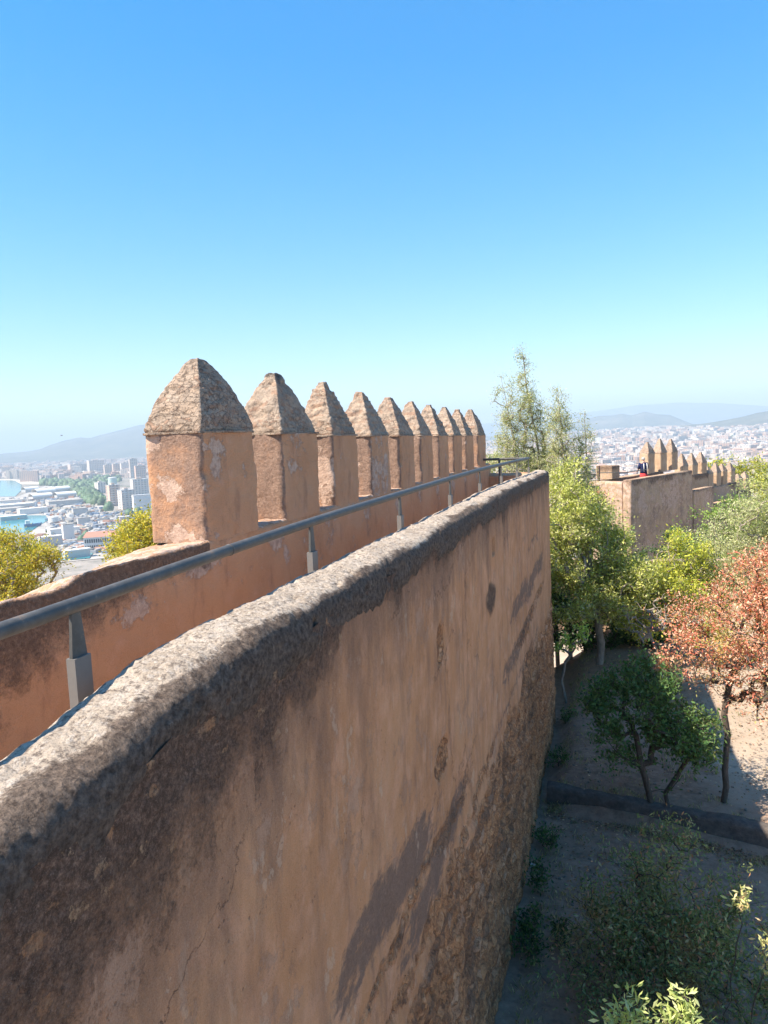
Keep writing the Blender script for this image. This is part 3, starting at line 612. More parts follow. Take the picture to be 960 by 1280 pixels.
# ================================================================== HANDRAIL
def build_rail():
    root = thing('handrail', 'grey steel tube handrail on tapered posts along the inner edge of the wall', 'railing')
    ky = [-4, 0, 1.7, 2.05, 2.56, 4.16, 6.1, 8.1, 10, 14.2, 15.67]; kz = [-.60, -.585, -.570, -.562, -.545, -.518, -.512, -.505, -.505, -.547, -.573]
    ky, kz = np.array(ky)*.97, np.array(kz)*.97; XR = -1.83; ys = np.linspace(-4, 15.2, 80); zs = np.interp(ys, ky, kz)
    for _ in range(6): zs[1:-1] = (zs[:-2]+2*zs[1:-1]+zs[2:])/4
    P = np.stack([np.full(80, XR), ys, zs], -1)
    corner = np.array([[XR-.03, 15.23, zs[-1]]]); ret = np.stack([np.linspace(XR-.1, -3.25, 8), np.full(8, 15.24), np.full(8, zs[-1])], -1)
    b = MB(); b.tube(P, .0275, 18); obj('tube_rail', b.mesh('tube_rail', True), M['rail'], root)
    b = MB(); b.tube(np.vstack([P[-1:]-[0, .004, .004], corner, ret]), .026, 14); obj('return_rail', b.mesh('return_rail', True), M['rail'], root)
    for y in (.05, 1.99, 4.03, 5.92, 7.87, 9.68, 11.55, 13.4, 15.19):
        z = float(np.interp(y, ys, zs)); b = MB()
        b.box((-.019, -.040, -.60), (.019, .040, -.185)); me = b.mesh('post')
        p = obj('post', me, M['box'], root, (XR, y, z))
        b = MB(); V = np.array([[sx*w2, sy*w, zz] for zz, w, w2 in ((-.1852, .037, .007), (-.020, .021, .006)) for sx, sy in ((-1, -1), (1, -1), (1, 1), (-1, 1))])
        b.add(V, [[0, 3, 2, 1], [4, 5, 6, 7], [0, 1, 5, 4], [1, 2, 6, 5], [2, 3, 7, 6], [3, 0, 4, 7]])
        obj('post_blade', b.mesh('post_blade'), M['rail'], p)
    for y in (3.05, 8.9, 13.0):
        z = float(np.interp(y, ys, zs)); b = MB(); b.tube([(XR, y-.006, z), (XR, y+.006, z)], .0295, 18); obj('weld_ring', b.mesh('weld_ring', True), M['rail'], root)
    for x in (-2.45, -3.1):
        b = MB(); b.box((-.022, -.012, -.55), (.022, .012, -.02)); obj('post', b.mesh('post'), M['rail'], root, (x, 15.24, zs[-1]))
build_rail()

# ================================================================== GROUND, SEA, MOUNTAINS
def ground_h(x, y):
    r = np.hypot(x, y); a = x*math.sin(RAD(22))+y*math.cos(RAD(22)); b = x*math.cos(RAD(22))-y*math.sin(RAD(22))
    h = np.full(np.shape(x), -6.5)
    left = np.maximum(0, -(b+7)); right = np.maximum(0, b-16); fwd = np.maximum(0, a-62); back = np.maximum(0, -a-40)
    h = h - .50*left*sstep(0, 6, left) - .42*right - .34*fwd - .35*back - .03*np.clip(a-34, 0, 40)
    h = h - 1.6*sstep(-3.0, -3.8, x)*sstep(40, 18, y)*sstep(0, 3, 10-np.abs(x))
    h = h + .26*sstep(11.75, 12.2, y+.17*x)*sstep(-1.2, -1.0, x)*sstep(60, 30, r)
    h = h + .10*fbm(np.stack([x*.35, y*.35, x*0], -1), 3, 33)*sstep(200, 20, r) + 2.5*fbm(np.stack([x*.03, y*.03, x*0], -1), 3, 34)*sstep(25, 120, r)
    lo = -128.
    h = np.where(r > 60, np.maximum(h, lo), h)
    hd = np.degrees(np.arctan2(x, y))
    rise = sstep(-16, 2, hd)*sstep(2200, 7600, r)
    h = h + 106*rise*(r > 700)
    return h
def build_ground():
    rs = np.concatenate([[.0], np.geomspace(.6, 26000, 250)]); th = np.radians(np.linspace(-180, 180, 420))
    R, T = np.meshgrid(rs, th, indexing='ij'); X, Y = R*np.sin(T), R*np.cos(T)
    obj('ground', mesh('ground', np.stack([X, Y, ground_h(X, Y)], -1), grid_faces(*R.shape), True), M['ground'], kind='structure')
build_ground()

def sheet(name, pix, z, mat, zg=-128.):
    pts = [on_z(x, y, zg) for x, y in pix]; V = np.array([[p[0], p[1], z] for p in pts])
    me = bpy.data.meshes.new(name); me.from_pydata([tuple(v) for v in V], [], [tuple(range(len(V)))]); me.update()
    if me.polygons[0].normal.z < 0: me.flip_normals()
    return obj(name, me, mat, kind='structure')
sheet('quay', [(-240, 618), (22, 621), (60, 606), (96, 612), (128, 632), (150, 640), (170, 652), (215, 690), (60, 705), (-240, 735)], -127.4, M['quay'])
sheet('sea_bay', [(-300, 598), (-60, 600), (18, 601), (27, 606), (27, 613), (19, 621), (-60, 622), (-300, 626)], -126.8, M['water'])
sheet('harbour_water', [(-240, 645), (57, 645), (60, 651), (50, 657), (34, 668), (-240, 676)], -126.7, M['water'])
sheet('dock_water', [(74, 692), (118, 690), (112, 699), (72, 702)], -126.6, M['water'])
sheet('avenue', [(100, 634), (112, 633), (160, 664), (140, 668)], -126.9, M['road'])
sheet('beach', [(-60, 598.5), (18, 599.6), (50, 603.5), (58, 606), (27, 606), (18, 601), (-60, 600)], -126.5, flat('sand', (.58, .50, .38), .95))

def mat_mtn():
    t = NT('mountain_scrub', .95, .05); v = t.co((1, 1, 1)); a = t.noise(v, .0035, 7, .7)
    return t.fin(t.ramp(a, [(.35, (.055, .065, .04)), (.55, (.11, .105, .07)), (.72, (.20, .175, .13))]))
M['mtn'] = mat_mtn()
def mountain(name, sil, D, depth, seed, zb=-130, zg=None):
    """ridge with its crest at range D, rising and falling over +-depth metres"""
    xs = np.array([p[0] for p in sil], float); yy = np.array([p[1] for p in sil], float)
    px = np.linspace(xs[0], xs[-1], 150); py = np.interp(px, xs, yy)
    dirs = np.array([ray(a, b) for a, b in zip(px, py)]); hor = np.hypot(dirs[:, 0], dirs[:, 1]); az = np.arctan2(dirs[:, 0], dirs[:, 1])
    H = dirs[:, 2]/hor*D
    t = np.linspace(-1, 1, 41); T, K = np.meshgrid(t, np.arange(150), indexing='ij')
    R = D+T*depth; prof = np.maximum(0, 1-np.abs(T))**1.15
    z = zb+(H[K]-zb)*prof
    X, Y = R*np.sin(az[K]), R*np.cos(az[K])
    z = z + (H[K]-zb)*.30*prof*fbm(np.stack([X/1500, Y/1500, X*0], -1), 5, seed)*sstep(0, .35, np.abs(T)) + 10*fbm(np.stack([X/300, Y/300, X*0], -1), 3, seed)
    obj(name, mesh(name, np.stack([X, Y, z], -1), grid_faces(*X.shape), True), M['mtn'], kind='structure')
mountain('hills', [(-260, 584), (-120, 578), (-30, 571), (5, 567), (35, 564), (52, 561), (62, 556), (80, 550), (100, 547), (112, 548), (125, 544), (150, 538), (172, 532), (215, 526), (270, 526), (360, 534), (470, 540), (560, 545), (640, 545), (700, 541)], 10200, 2600, 5)
mountain('hills', [(700, 538), (730, 524), (748, 520), (765, 519), (778, 517), (790, 519), (806, 515), (822, 518), (838, 519), (850, 524), (866, 530), (880, 533)], 9400, 1300, 8, -100)
mountain('hills', [(850, 532), (880, 530), (905, 526), (925, 522), (945, 516), (965, 513), (1000, 514), (1060, 520), (1200, 524)], 6800, 1100, 12, -90)
mountain('hills', [(600, 530), (700, 520), (760, 512), (800, 506), (850, 503), (900, 504), (960, 508), (1050, 502), (1250, 512)], 17000, 2500, 15, -130)

# ================================================================== CITY
rng = np.random.default_rng(7)
def house_mesh(kind):
    b = MB(); s = .5
    if kind == 0:
        b.box((-s, -s, 0), (s, s, 1)); b.box((-.2, -.15, 1), (.15, .25, 1.10))
    elif kind == 1:
        b.box((-s, -s, 0), (s, .1, 1)); b.box((-.3, .1, 0), (.4, s, .82)); b.box((-.4, -.4, 1), (-.1, -.1, 1.08))
    elif kind == 2:
        b.box((-s, -s, 0), (s, s, .8)); V = np.array([[-s-.03, -s-.03, .8], [s+.03, -s-.03, .8], [s+.03, s+.03, .8], [-s-.03, s+.03, .8], [-.25, 0, 1], [.25, 0, 1]])
        b.add(V, [[0, 1, 5, 4], [2, 3, 4, 5]]); b.add(V, [[1, 2, 5], [3, 0, 4]])
    elif kind == 3:
        b.box((-s, -s, 0), (-.05, s, 1)); b.box((.05, -s, 0), (s, s, .93)); b.box((-.05, -.3, 0), (.05, .3, .88)); b.box((-.35, -.2, 1), (-.15, .2, 1.07))
    elif kind == 4:
        b.box((-s, -s, 0), (s, s, .94)); b.box((-s-.02, -s-.02, .94), (s+.02, s+.02, .97)); b.box((-.38, -.38, .97), (.38, .38, 1.06)); b.box((-.1, -.1, 1.06), (.1, .1, 1.14))
    else:
        for k in range(4): b.box((-s+k*.26, -s+.12*(k % 2), 0), (-s+k*.26+.24, s-.1*((k+1) % 2), .86+.05*((k*7) % 4)))
    return b.mesh('house')
HM = [house_mesh(k) for k in range(6)]
HL = ['flat roofed block with one rooftop hut in the hazy city', 'stepped block with a lower rear wing in the hazy city', 'house with a low hipped roof in the hazy city', 'pair of joined slabs in the hazy city', 'block with a set back top floor in the hazy city', 'row of narrow joined houses in the hazy city']
def put_house(k, x, y, sx, sy, h, rz, place):
    z = float(ground_h(np.array([x]), np.array([y]))[0])
    o = obj('city_house', HM[k], M['house'], None, (x, y, z-.5)); o.scale = (sx, sy, h+.5); o.rotation_euler = (0, 0, rz)
    o['label'] = HL[k].replace('in the hazy city', place); o['category'] = 'building'; o['group'] = 'houses and blocks '+place
    return o
def at(px, r):
    v = ray(px, 545); a = math.atan2(v[0], v[1]); return r*math.sin(a), r*math.cos(a)
occupied = []
def free(x, y, d):
    for (a, b, e) in occupied:
        if (a-x)**2+(b-y)**2 < (d+e)**2*.30: return False
    occupied.append((x, y, d)); return True
n = 0
while n < 165:                                     # right: the inland city behind the far tower
    px = rng.uniform(688, 975); r = 1500*(6600/1500)**rng.uniform(0, 1)
    x, y = at(px, r); s = rng.uniform(18, 46)*(r/2600)**.35; h = rng.uniform(11, 30)*(1.5 if rng.random() < .18 else 1)*(r/2600)**.25
    if not free(x, y, s): continue
    put_house(int(rng.integers(0, 6)), x, y, s*rng.uniform(.8, 1.6), s*rng.uniform(.5, .9), h, rng.choice([.35, .35+math.pi/2, -.2, .9])+rng.normal(0, .05), 'beyond the far tower'); n += 1
n = 0
while n < 85:                                      # left: apartment rows behind the harbour
    px = rng.uniform(-15, 190); r = rng.uniform(3300, 7200)
    x, y = at(px, r); s = rng.uniform(32, 70)
    gp = 566-.04*px + 128*890/(r*1.0)*.99
    if px < 22 and r < 3900: continue
    if not free(x, y, s): continue
    put_house(int(rng.choice([0, 1, 3, 4, 5, 0])), x, y, s*1.5, s*.7, rng.uniform(20, 48), rng.choice([.5, .5+math.pi/2])+rng.normal(0, .08), 'behind the harbour'); n += 1
# everything farther or smaller: one mass
b = MB(); pal = np.array([(.58, .51, .44), (.50, .37, .28), (.64, .60, .55), (.54, .41, .32), (.44, .28, .20), (.56, .48, .41)])
for _ in range(5200):
    if rng.random() < .72: px, r = rng.uniform(560, 985), 1350*(8200/1350)**(rng.uniform(0, 1)**.75)
    else: px, r = rng.uniform(-25, 330), rng.uniform(3300, 8600)
    if px < 24 and r < 4000: continue
    x, y = at(px, r); s = rng.uniform(14, 40)*(r/3000)**.5; h = rng.uniform(8, 26)*(r/3000)**.2
    z = float(ground_h(np.array([x]), np.array([y]))[0]); w = s*rng.uniform(.5, 1.7)
    b.box((x-w/2, y-s/2, z-1), (x+w/2, y+s/2, z+h), rng.choice([.35, .9, -.2])+rng.normal(0, .1), col=pal[rng.integers(0, 6)]*rng.uniform(.85, 1.08))
obj('distant_houses', b.mesh('distant_houses', False, True), M['houses'], kind='stuff', label='mass of tiny pale houses fading into the haze of the plain', cat='houses')

def px_box(px0, px1, yb, yt, zg=-127.4, depth=.5):
    """footprint centre, width, depth and height of something seen between those columns and rows"""
    a = on_z((px0+px1)/2, yb, zg); d = np.linalg.norm(a); w = (px1-px0)/FPX*d*.98; h = (yb-yt)/FPX*d*1.0
    return a[0], a[1], w, max(w*depth, 8), h, -math.atan2(a[0], a[1])
def tower_block(name, lab, px0, px1, yb, yt, mat, depth=.6, floors=0, hat=True, rz=.0, cat='apartment block', group=None, mc=None):
    x, y, w, d, h, az = px_box(px0, px1, yb, yt, depth=depth)
    t = thing(name, lab, cat, (x, y, -127.6), az+rz, group); b = MB(); b.box((-w/2, -d/2, 0), (w/2, d/2, h)); obj('wall', b.mesh('wall'), mat, t)
    b = MB(); b.box((-w/2-.4, -d/2-.4, h+.02), (w/2+.4, d/2+.4, h+1.2)); obj('roof', b.mesh('roof'), mc or M['shed'], t)
    if hat: b = MB(); b.box((-w*.2, -d*.2, h+1.22), (w*.15, d*.2, h+5)); obj('roof_hut', b.mesh('roof_hut'), mat, t)
    if floors:
        b = MB(); b.box((-w/2+.08*w, -d/2-1.5, -.25), (-w*.06, -d/2-.03, .9)); me1 = b.mesh('balcony'); b = MB(); b.box((w*.06, -d/2-1.5, -.25), (w/2-.08*w, -d/2-.03, .9)); me2 = b.mesh('balcony')
        for f in range(1, floors): obj('balcony', me1, M['white'], t, (0, 0, f*h/floors)); obj('balcony', me2, M['white'], t, (0, 0, f*h/floors))
    return t
g = 'apartment blocks beside the first merlon'
tower_block('apartment_block', 'pale slab with balconies, leftmost of the tall blocks below the first merlon', 136, 149, 632, 608, M['house'], .7, 9, True, .5, group=g)
tower_block('apartment_block', 'cream tall block with balconies, second of the tall blocks by the first merlon', 151, 166, 636, 614, M['house'], .8, 9, True, .4, group=g)
tower_block('apartment_block', 'tall block half hidden behind the edge of the first merlon', 166, 184, 620, 600, M['house'], .7, 8, True, .3, group=g)
tower_block('apartment_block', 'lower cream slab touching the edge of the first merlon', 168, 188, 641, 620, M['white'], .5, 5, False, .2, group=g)
tower_block('apartment_block', 'pinkish squat block beside the park trees', 121, 131, 616, 604, M['house'], .8, 4, True, .5, group=g)
for k, (a, c, yb, yt) in enumerate(((112, 129, 594, 577), (131, 140, 595, 582), (142, 151, 595, 581), (152, 162, 595, 580), (163, 172, 597, 575), (170, 182, 601, 583), (88, 108, 592, 581))):
    tower_block('apartment_block', ['wide white slab standing above the park', 'pink slab just right of the widest white slab', 'middle pink slab of the row above the park', 'pink slab near the right end of the row above the park', 'tallest slab of the row above the park', 'slab in front of the tallest one above the park', 'low white slab at the left end of the row above the park'][k], a, c, yb, yt, M['house'], .5, 7, True, .3, group='apartment row above the park')
# gasometer-like round block, port sheds, tanks, arcaded customs house
x, y, w, d, h, az = px_box(136, 146, 607, 597); t = thing('round_tower', 'round pale green drum shaped building between the apartment blocks', 'building', (x, y, -127.6)); b = MB(); b.cyl((0, 0), w/2, 0, h*.9, 24); obj('wall', b.mesh('wall', False), flat('pale_green_wall', (.50, .60, .52), .7), t); b = MB(); b.cyl((0, 0), w/2+.5, h*.9+.02, h, 24, w*.4); obj('roof', b.mesh('roof'), M['shed'], t)
def arch_shed(lab, px0, px1, yb, yt, rz=0.):
    x, y, w, d, h, az = px_box(px0, px1, yb, yt, depth=.55); t = thing('port_shed', lab, 'shed', (x, y, -127.6), az+rz, 'white barrel roofed sheds by the bay')
    b = MB(); b.box((-w/2, -d/2, 0), (w/2, d/2, h*.5)); obj('wall', b.mesh('wall'), M['shed'], t)
    th = np.linspace(0, math.pi, 13); A = np.stack([np.repeat([[-w/2-1], [w/2+1]], 13, 1), np.stack([np.cos(th)*(d/2+1)]*2), h*.5+.05+np.stack([np.sin(th)*h*.5]*2)], -1)
    B = A.copy(); B[..., 2] -= .6; V = np.vstack([A.reshape(-1, 3), B.reshape(-1, 3)]); F = grid_faces(2, 13); obj('roof', mesh('roof', V, [np.vstack([F, F[:, ::-1]+26])], True), M['white'], t)
for a in (('barrel roofed white shed nearest the bay water', 30, 46, 615, 609, .5), ('long barrel roofed shed at the middle of the port', 44, 66, 619, 611, .5), ('barrel roofed shed in front of the longest one', 40, 62, 624, 617, .4), ('barrel roofed shed at the park edge', 60, 84, 615, 608.5, .5), ('small barrel roofed shed right of the others', 70, 92, 622, 615, .4)): arch_shed(*a)
for k, (a, c, yb, yt, lab) in enumerate(((-30, 20, 630, 627, 'long low grey shed on the outer pier, farthest'), (-20, 34, 635, 631.5, 'long low grey shed on the outer pier, second from the sea'), (-30, 22, 640, 637, 'long low grey shed on the pier edge by the dock'), (26, 56, 642, 636, 'low white quay shed at the head of the dock'), (62, 100, 631, 626, 'long white shed below the park'), (2, 30, 650, 645.5, 'low shed on the dark pier by the harbour water'), (80, 92, 676, 657, 'tall white cube shaped shed on the quay'), (52, 76, 686, 672, 'wide flat white shed behind the left tree'), (98, 112, 655, 648, 'pale flat shed beside the avenue'), (64, 96, 668, 661, 'pale long shed on the open quay'), (92, 108, 643, 636, 'cream block at the top of the avenue'), (150, 166, 652, 646, 'low pale shed right of the avenue'), (158, 180, 660, 654, 'low pale shed near the yellow tree'), (82, 110, 697, 688, 'grey flat roofed shed beside the small dock'))):
    tower_block('port_shed', lab, a, c, yb, yt, M['shed'] if k % 3 else M['white'], .4, 0, False, .25, 'shed', mc=M['white'] if k % 2 else M['quay'])
for k, (a, c, yb, yt) in enumerate(((62, 73, 655, 647), (84, 92, 648, 643), (74, 82, 642, 638))):
    x, y, w, d, h, az = px_box(a, c, yb, yt); t = thing('storage_tank', ['largest white drum tank on the open quay', 'middle sized white drum tank on the quay', 'smallest white drum tank on the quay'][k], 'tank', (x, y, -127.6)); b = MB(); b.cyl((0, 0), w/2, 0, h, 20); obj('wall', b.mesh('wall'), M['white'], t); b = MB(); b.cyl((0, 0), w/2, h+.02, h*1.25, 20, .5); obj('roof', b.mesh('roof'), M['shed'], t)
x, y, w, d, h, az = px_box(109, 147, 686, 665, depth=.35); t = thing('arcaded_building', 'long cream building with an arcade and pink clay roof by the yellow tree', 'building', (x, y, -127.6), az-.12)
b = MB(); b.box((-w/2, -d/2, 0), (w/2, d/2, h*.72)); obj('wall', b.mesh('wall'), M['white'], t)
V = np.array([[-w/2-1, -d/2-1, h*.72+.03], [w/2+1, -d/2-1, h*.72+.03], [w/2+1, d/2+1, h*.72+.03], [-w/2-1, d/2+1, h*.72+.03], [-w*.42, 0, h], [w*.42, 0, h]]); b = MB(); b.add(V, [[0, 1, 5, 4], [2, 3, 4, 5], [0, 3, 2, 1]]); b.add(V, [[1, 2, 5], [3, 0, 4]]); obj('roof', b.mesh('roof'), M['redroof'], t)
for f, zz in ((0, .08), (1, .42)):
    b = MB(); b.box((-.9, -.25, 0), (.9, -.03, h*.2)); me = b.mesh('window')
    for k in range(15): obj('window', me, M['dark'], t, (-w/2+w*(k+.8)/15.6, -d/2, h*zz))
# ship in the harbour
a = on_z(41, 658, -126.7); t = thing('cargo_ship', 'dark blue ship moored in the harbour behind the pier', 'ship', (a[0], a[1], -126.7), -math.atan2(a[0], a[1])+.1); L = 26
b = MB(); V = np.array([[-L/2, -4, .1], [L*.36, -4, .1], [L/2, 0, .1], [L*.36, 4, .1], [-L/2, 4, .1], [-L/2, -4.6, 5], [L*.4, -4.6, 5], [L*.58, 0, 6], [L*.4, 4.6, 5], [-L/2, 4.6, 5]])
b.add(V, [[0, 1, 6, 5], [1, 2, 7, 6], [2, 3, 8, 7], [3, 4, 9, 8], [4, 0, 5, 9]]); b.add(V, [[5, 6, 9], [6, 8, 9], [6, 7, 8]]); obj('hull', b.mesh('hull'), M['blue'], t)
b = MB(); b.box((-L*.42, -3.4, 5.02), (-L*.16, 3.4, 11)); obj('bridge_house', b.mesh('bridge_house'), M['white'], t); b = MB(); b.tube([(0, 0, 5), (0, 0, 16)], .35, 6); obj('mast', b.mesh('mast'), M['white'], t)

b = MB(); cl = np.array([(.45, .43, .40), (.30, .31, .33), (.55, .52, .48), (.16, .22, .30), (.40, .22, .15), (.20, .20, .20), (.50, .45, .36)])
for _ in range(2300):
    px, py = rng.uniform(-30, 190), rng.uniform(622, 692)
    if px < 60 and 643 < py < 670: continue
    if px > 128 and py < 640: continue
    if px < 30 and py < 624: continue
    a_ = on_z(px, py, -127.4); L_ = rng.uniform(4, 16); W_ = rng.uniform(2.5, 6); b.box((a_[0]-L_/2, a_[1]-W_/2, -127.5), (a_[0]+L_/2, a_[1]+W_/2, -127.4+rng.uniform(1.5, 5.5)), rng.choice([.25, .25+math.pi/2])+rng.normal(0, .06), col=cl[rng.integers(0, 7)]*rng.uniform(.7, 1.2))
t = NT('clutter_paint', .7); t.fin(t.attr('col', True)); obj('harbour_clutter', b.mesh('harbour_clutter', False, True), t.m, kind='stuff', label='tiny parked vehicles and containers strewn over the harbour quay', cat='vehicles')
# ================================================================== TREES
LEAFK = 1.45
def leaf_mesh(C, N0, size, rng, asp=.42, palette=None, pw=None, up=.35, jit=.12, shade=None):
    """C: leaf positions; N0: preferred axis direction per leaf; palette: colours with weights pw"""
    n = len(C); d = rng.normal(size=(n, 3)); d /= np.linalg.norm(d, axis=1)[:, None]
    ax = d*.8+N0*.75; ax /= np.linalg.norm(ax, axis=1)[:, None]+1e-9
    nr = rng.normal(size=(n, 3))*.75; nr[:, 2] += up; nr -= (nr*ax).sum(1)[:, None]*ax; nr /= np.linalg.norm(nr, axis=1)[:, None]+1e-9
    sd = np.cross(ax, nr); s = (size*rng.uniform(.6, 1.35, n))[:, None]
    a = C; m = C+ax*s*.52; V = np.stack([a, m+sd*s*asp*.5-nr*s*.10, C+ax*s-nr*s*.16, m-sd*s*asp*.5-nr*s*.10], 1)
    pal = np.array(palette); k = rng.choice(len(pal), n, p=np.array(pw)/np.sum(pw) if pw is not None else None)
    col = pal[k]*(1+rng.normal(0, jit, (n, 1)))
    col = np.clip(col*LEAFK, .003, 1)
    return V.reshape(-1, 3), np.arange(4*n).reshape(n, 4), np.repeat(col, 4, 0)

def skeleton(trunk, tips, rng, droop=0., sag=.1):
    """grow twigs from a trunk polyline to all tips; returns segments (p0, p1, r0, r1)"""
    nodes = [np.array(p, float) for p in trunk]; par = [-1]+list(range(len(trunk)-1))
    top = nodes[-1]; order = np.argsort(((tips-nodes[len(nodes)//2])**2).sum(1)); ends = []
    arr = np.zeros((len(nodes)+len(tips)*4, 3)); arr[:len(nodes)] = nodes; cnt = len(nodes)
    lo = max(1, len(nodes)//3)
    for i in order:
        t = tips[i]; q = arr[lo:cnt]; dv = t-q; dist = np.sqrt((dv**2).sum(1)) + np.maximum(0, q[:, 2]-t[2]+.0)*.8
        k = int(np.argmin(dist))+lo; p = arr[k]; L = np.linalg.norm(t-p); ns = 1 if L < .15 else (2 if L < .5 else 3)
        prev = k
        for j in range(1, ns+1):
            f = j/ns; w = p+(t-p)*f + rng.normal(0, .06*L, 3)*(j < ns) + np.array([0, 0, sag*L*math.sin(f*math.pi)*(1-droop*2)])
            arr[cnt] = w; par.append(prev); prev = cnt; cnt += 1
        ends.append(prev)
    par = np.array(par); w = np.zeros(cnt)
    for e in ends: w[e] += 1
    for i in range(cnt-1, 0, -1):
        if par[i] >= 0: w[par[i]] += w[i]
    return arr[:cnt], par, w, np.array(ends)

def tubes(arr, par, w, r_tip, r_max, pw=.46):
    r = np.clip(r_tip*np.maximum(w, 1)**pw, r_tip, r_max); V, F, n = [], [], 0
    for i in range(1, len(arr)):
        p0, p1 = arr[par[i]], arr[i]; t = p1-p0; L = np.linalg.norm(t)
        if L < 1e-5: continue
        t /= L; r0, r1 = min(r[par[i]], r[i]*1.35), r[i]; k = 7 if r1 > .03 else (5 if r1 > .012 else 3)
        a = np.cross(t, (0, 0, 1.) if abs(t[2]) < .9 else (1., 0, 0)); a /= np.linalg.norm(a); b = np.cross(t, a); th = np.arange(k)*2*math.pi/k
        c = np.cos(th)[:, None]*a+np.sin(th)[:, None]*b
        V.append(np.vstack([p0-t*min(r0, .3*L)*.5+c*r0, p1+c*r1])); kk = np.arange(k); k2 = (kk+1) % k
        F.append(np.stack([n+kk, n+k2, n+k+k2, n+k+kk], -1)); n += 2*k
    return np.vstack(V), np.vstack(F)

def ell_points(rng, ells, n, clumps, cs, shell=.55):
    """clumpy points through a set of ellipsoids (cx, cy, cz, rx, ry, rz)"""
    E_ = np.array(ells, float); vol = E_[:, 3]*E_[:, 4]*E_[:, 5]; k = rng.choice(len(E_), clumps, p=vol/vol.sum())
    d = rng.normal(size=(clumps, 3)); d /= np.linalg.norm(d, axis=1)[:, None]; rr = rng.uniform(0, 1, clumps)**(1/3.)*(1-shell)+shell*rng.uniform(.75, 1, clumps)
    cc = E_[k, :3]+d*rr[:, None]*E_[k, 3:]
    j = rng.integers(0, clumps, n); return cc[j]+rng.normal(0, 1, (n, 3))*cs*np.array([1, 1, .8])

def tree(name, label, cat, base, trunk_rel, ells, seed, ntips, clumps, cs, nleaf, lsz, palette, pw=None, spread=.12, bark='bark', asp=.42, r_tip=.004, r_max=.09, group=None, up=.35, tip_dir=.4, shell=.55, sag=.1, extra=None, leafm='leaf', jit=.14, pmod=None):
    rg = np.random.default_rng(seed); bx, by, bz = base
    trunk = [np.array([0, 0, 0.])]+[np.array(p, float)-np.array(base) for p in trunk_rel]
    tk = [trunk[0]]
    for a, b2 in zip(trunk[:-1], trunk[1:]):
        m = max(2, int(np.linalg.norm(b2-a)/.25))
        for f in range(1, m+1): tk.append(a+(b2-a)*f/m+rg.normal(0, .012, 3)*(f < m))
    el = [(e[0]-bx, e[1]-by, e[2]-bz, *e[3:]) for e in ells]
    tips = ell_points(rg, el, ntips, clumps, cs, shell)
    if extra is not None: tips = np.vstack([tips, np.array(extra)-np.array(base)])
    tips = tips[tips[:, 2] > .12]
    arr, par, w, ends = skeleton(tk, tips, rg, sag=sag)
    root = thing(name, label, cat, base, 0, group)
    V, F = tubes(arr, par, w, r_tip, r_max); obj('trunk', mesh('trunk', V, F, True), M[bark], root)
    j = rg.integers(0, len(ends), nleaf); tp = arr[ends][j]; pd = tp-arr[par[ends]][j]; pd /= np.linalg.norm(pd, axis=1)[:, None]+1e-9
    back = rg.uniform(0, 1, (nleaf, 1))**1.5
    C = tp-pd*back*spread*1.6+rg.normal(0, spread, (nleaf, 3))*(.35+.65*(1-back))
    pd2 = pd*(1-tip_dir)+np.array([0, 0, .15]); V, F, c = leaf_mesh(C, pd2, lsz, rg, asp, palette, pw, up, jit)
    if pmod is not None: c = np.clip(pmod(np.repeat(C, 4, 0)+np.array(base), c, rg), .003, 1)
    obj('crown', mesh('crown', V, F, False, cols=c), M[leafm], root)
    return root
def gz(x, y): return float(ground_h(np.array([x], float), np.array([y], float))[0])
def mixcol(k, axis, a, b, c2, seed):
    """clumps of leaves that have turned another colour"""
    def f(P, c, rg):
        t = sstep(a, b, fbm(P*axis, 3, seed))[:, None]*k; return c*(1-t)+np.array(c2)*LEAFK*t*(.7+.6*rg.random((len(c), 1)))
    return f

GRN = [(.10, .17, .035), (.16, .23, .05), (.23, .29, .07), (.06, .11, .03)]
OLV = [(.22, .24, .12), (.30, .31, .17), (.15, .17, .075), (.36, .36, .20)]
YEL = [(.32, .33, .045), (.40, .39, .06), (.24, .27, .05), (.16, .20, .05)]
RED = [(.42, .10, .05), (.52, .19, .10), (.34, .075, .05), (.56, .30, .19), (.26, .16, .07), (.20, .22, .06)]
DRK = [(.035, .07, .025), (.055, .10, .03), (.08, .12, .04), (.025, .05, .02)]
AUT = [(.31, .28, .04), (.40, .34, .055), (.24, .24, .045), (.15, .17, .04), (.33, .23, .05)]
WSP = [(.24, .26, .13), (.31, .31, .18), (.18, .21, .10), (.40, .37, .24)]

# red-leaved tree on the bare ground right of the wall
tree('red_leaved_tree', 'tree with rust red autumn leaves on a straight slim trunk in the yard', 'tree', (1.60, 12.4, gz(1.6, 12.4)), [(1.63, 12.4, -5.4), (1.60, 12.42, -4.75), (1.72, 12.5, -3.9), (1.9, 12.5, -3.1)],
     [(1.75, 12.5, -3.2, .95, .95, .85), (2.3, 12.5, -3.6, .8, .95, .9), (1.05, 12.4, -3.85, .62, .6, .36), (2.1, 12.6, -2.55, .65, .75, .5), (2.7, 12.7, -2.8, .9, .9, .9), (1.95, 12.3, -4.15, .9, .65, .36), (2.9, 12.5, -4.0, .7, .8, .5)],
     3, 1500, 170, .14, 32000, .050, [(.48, .16, .105), (.56, .28, .19), (.38, .11, .075), (.58, .39, .28), (.28, .19, .10), (.26, .25, .09), (.15, .085, .055)], (3, 4, 2.5, 3.4, 2, 1.4, 1.6), .085, asp=.42, r_tip=.003, r_max=.05, up=.5, pmod=mixcol(.7, 1.1, .0, .45, (.36, .34, .10), 5))
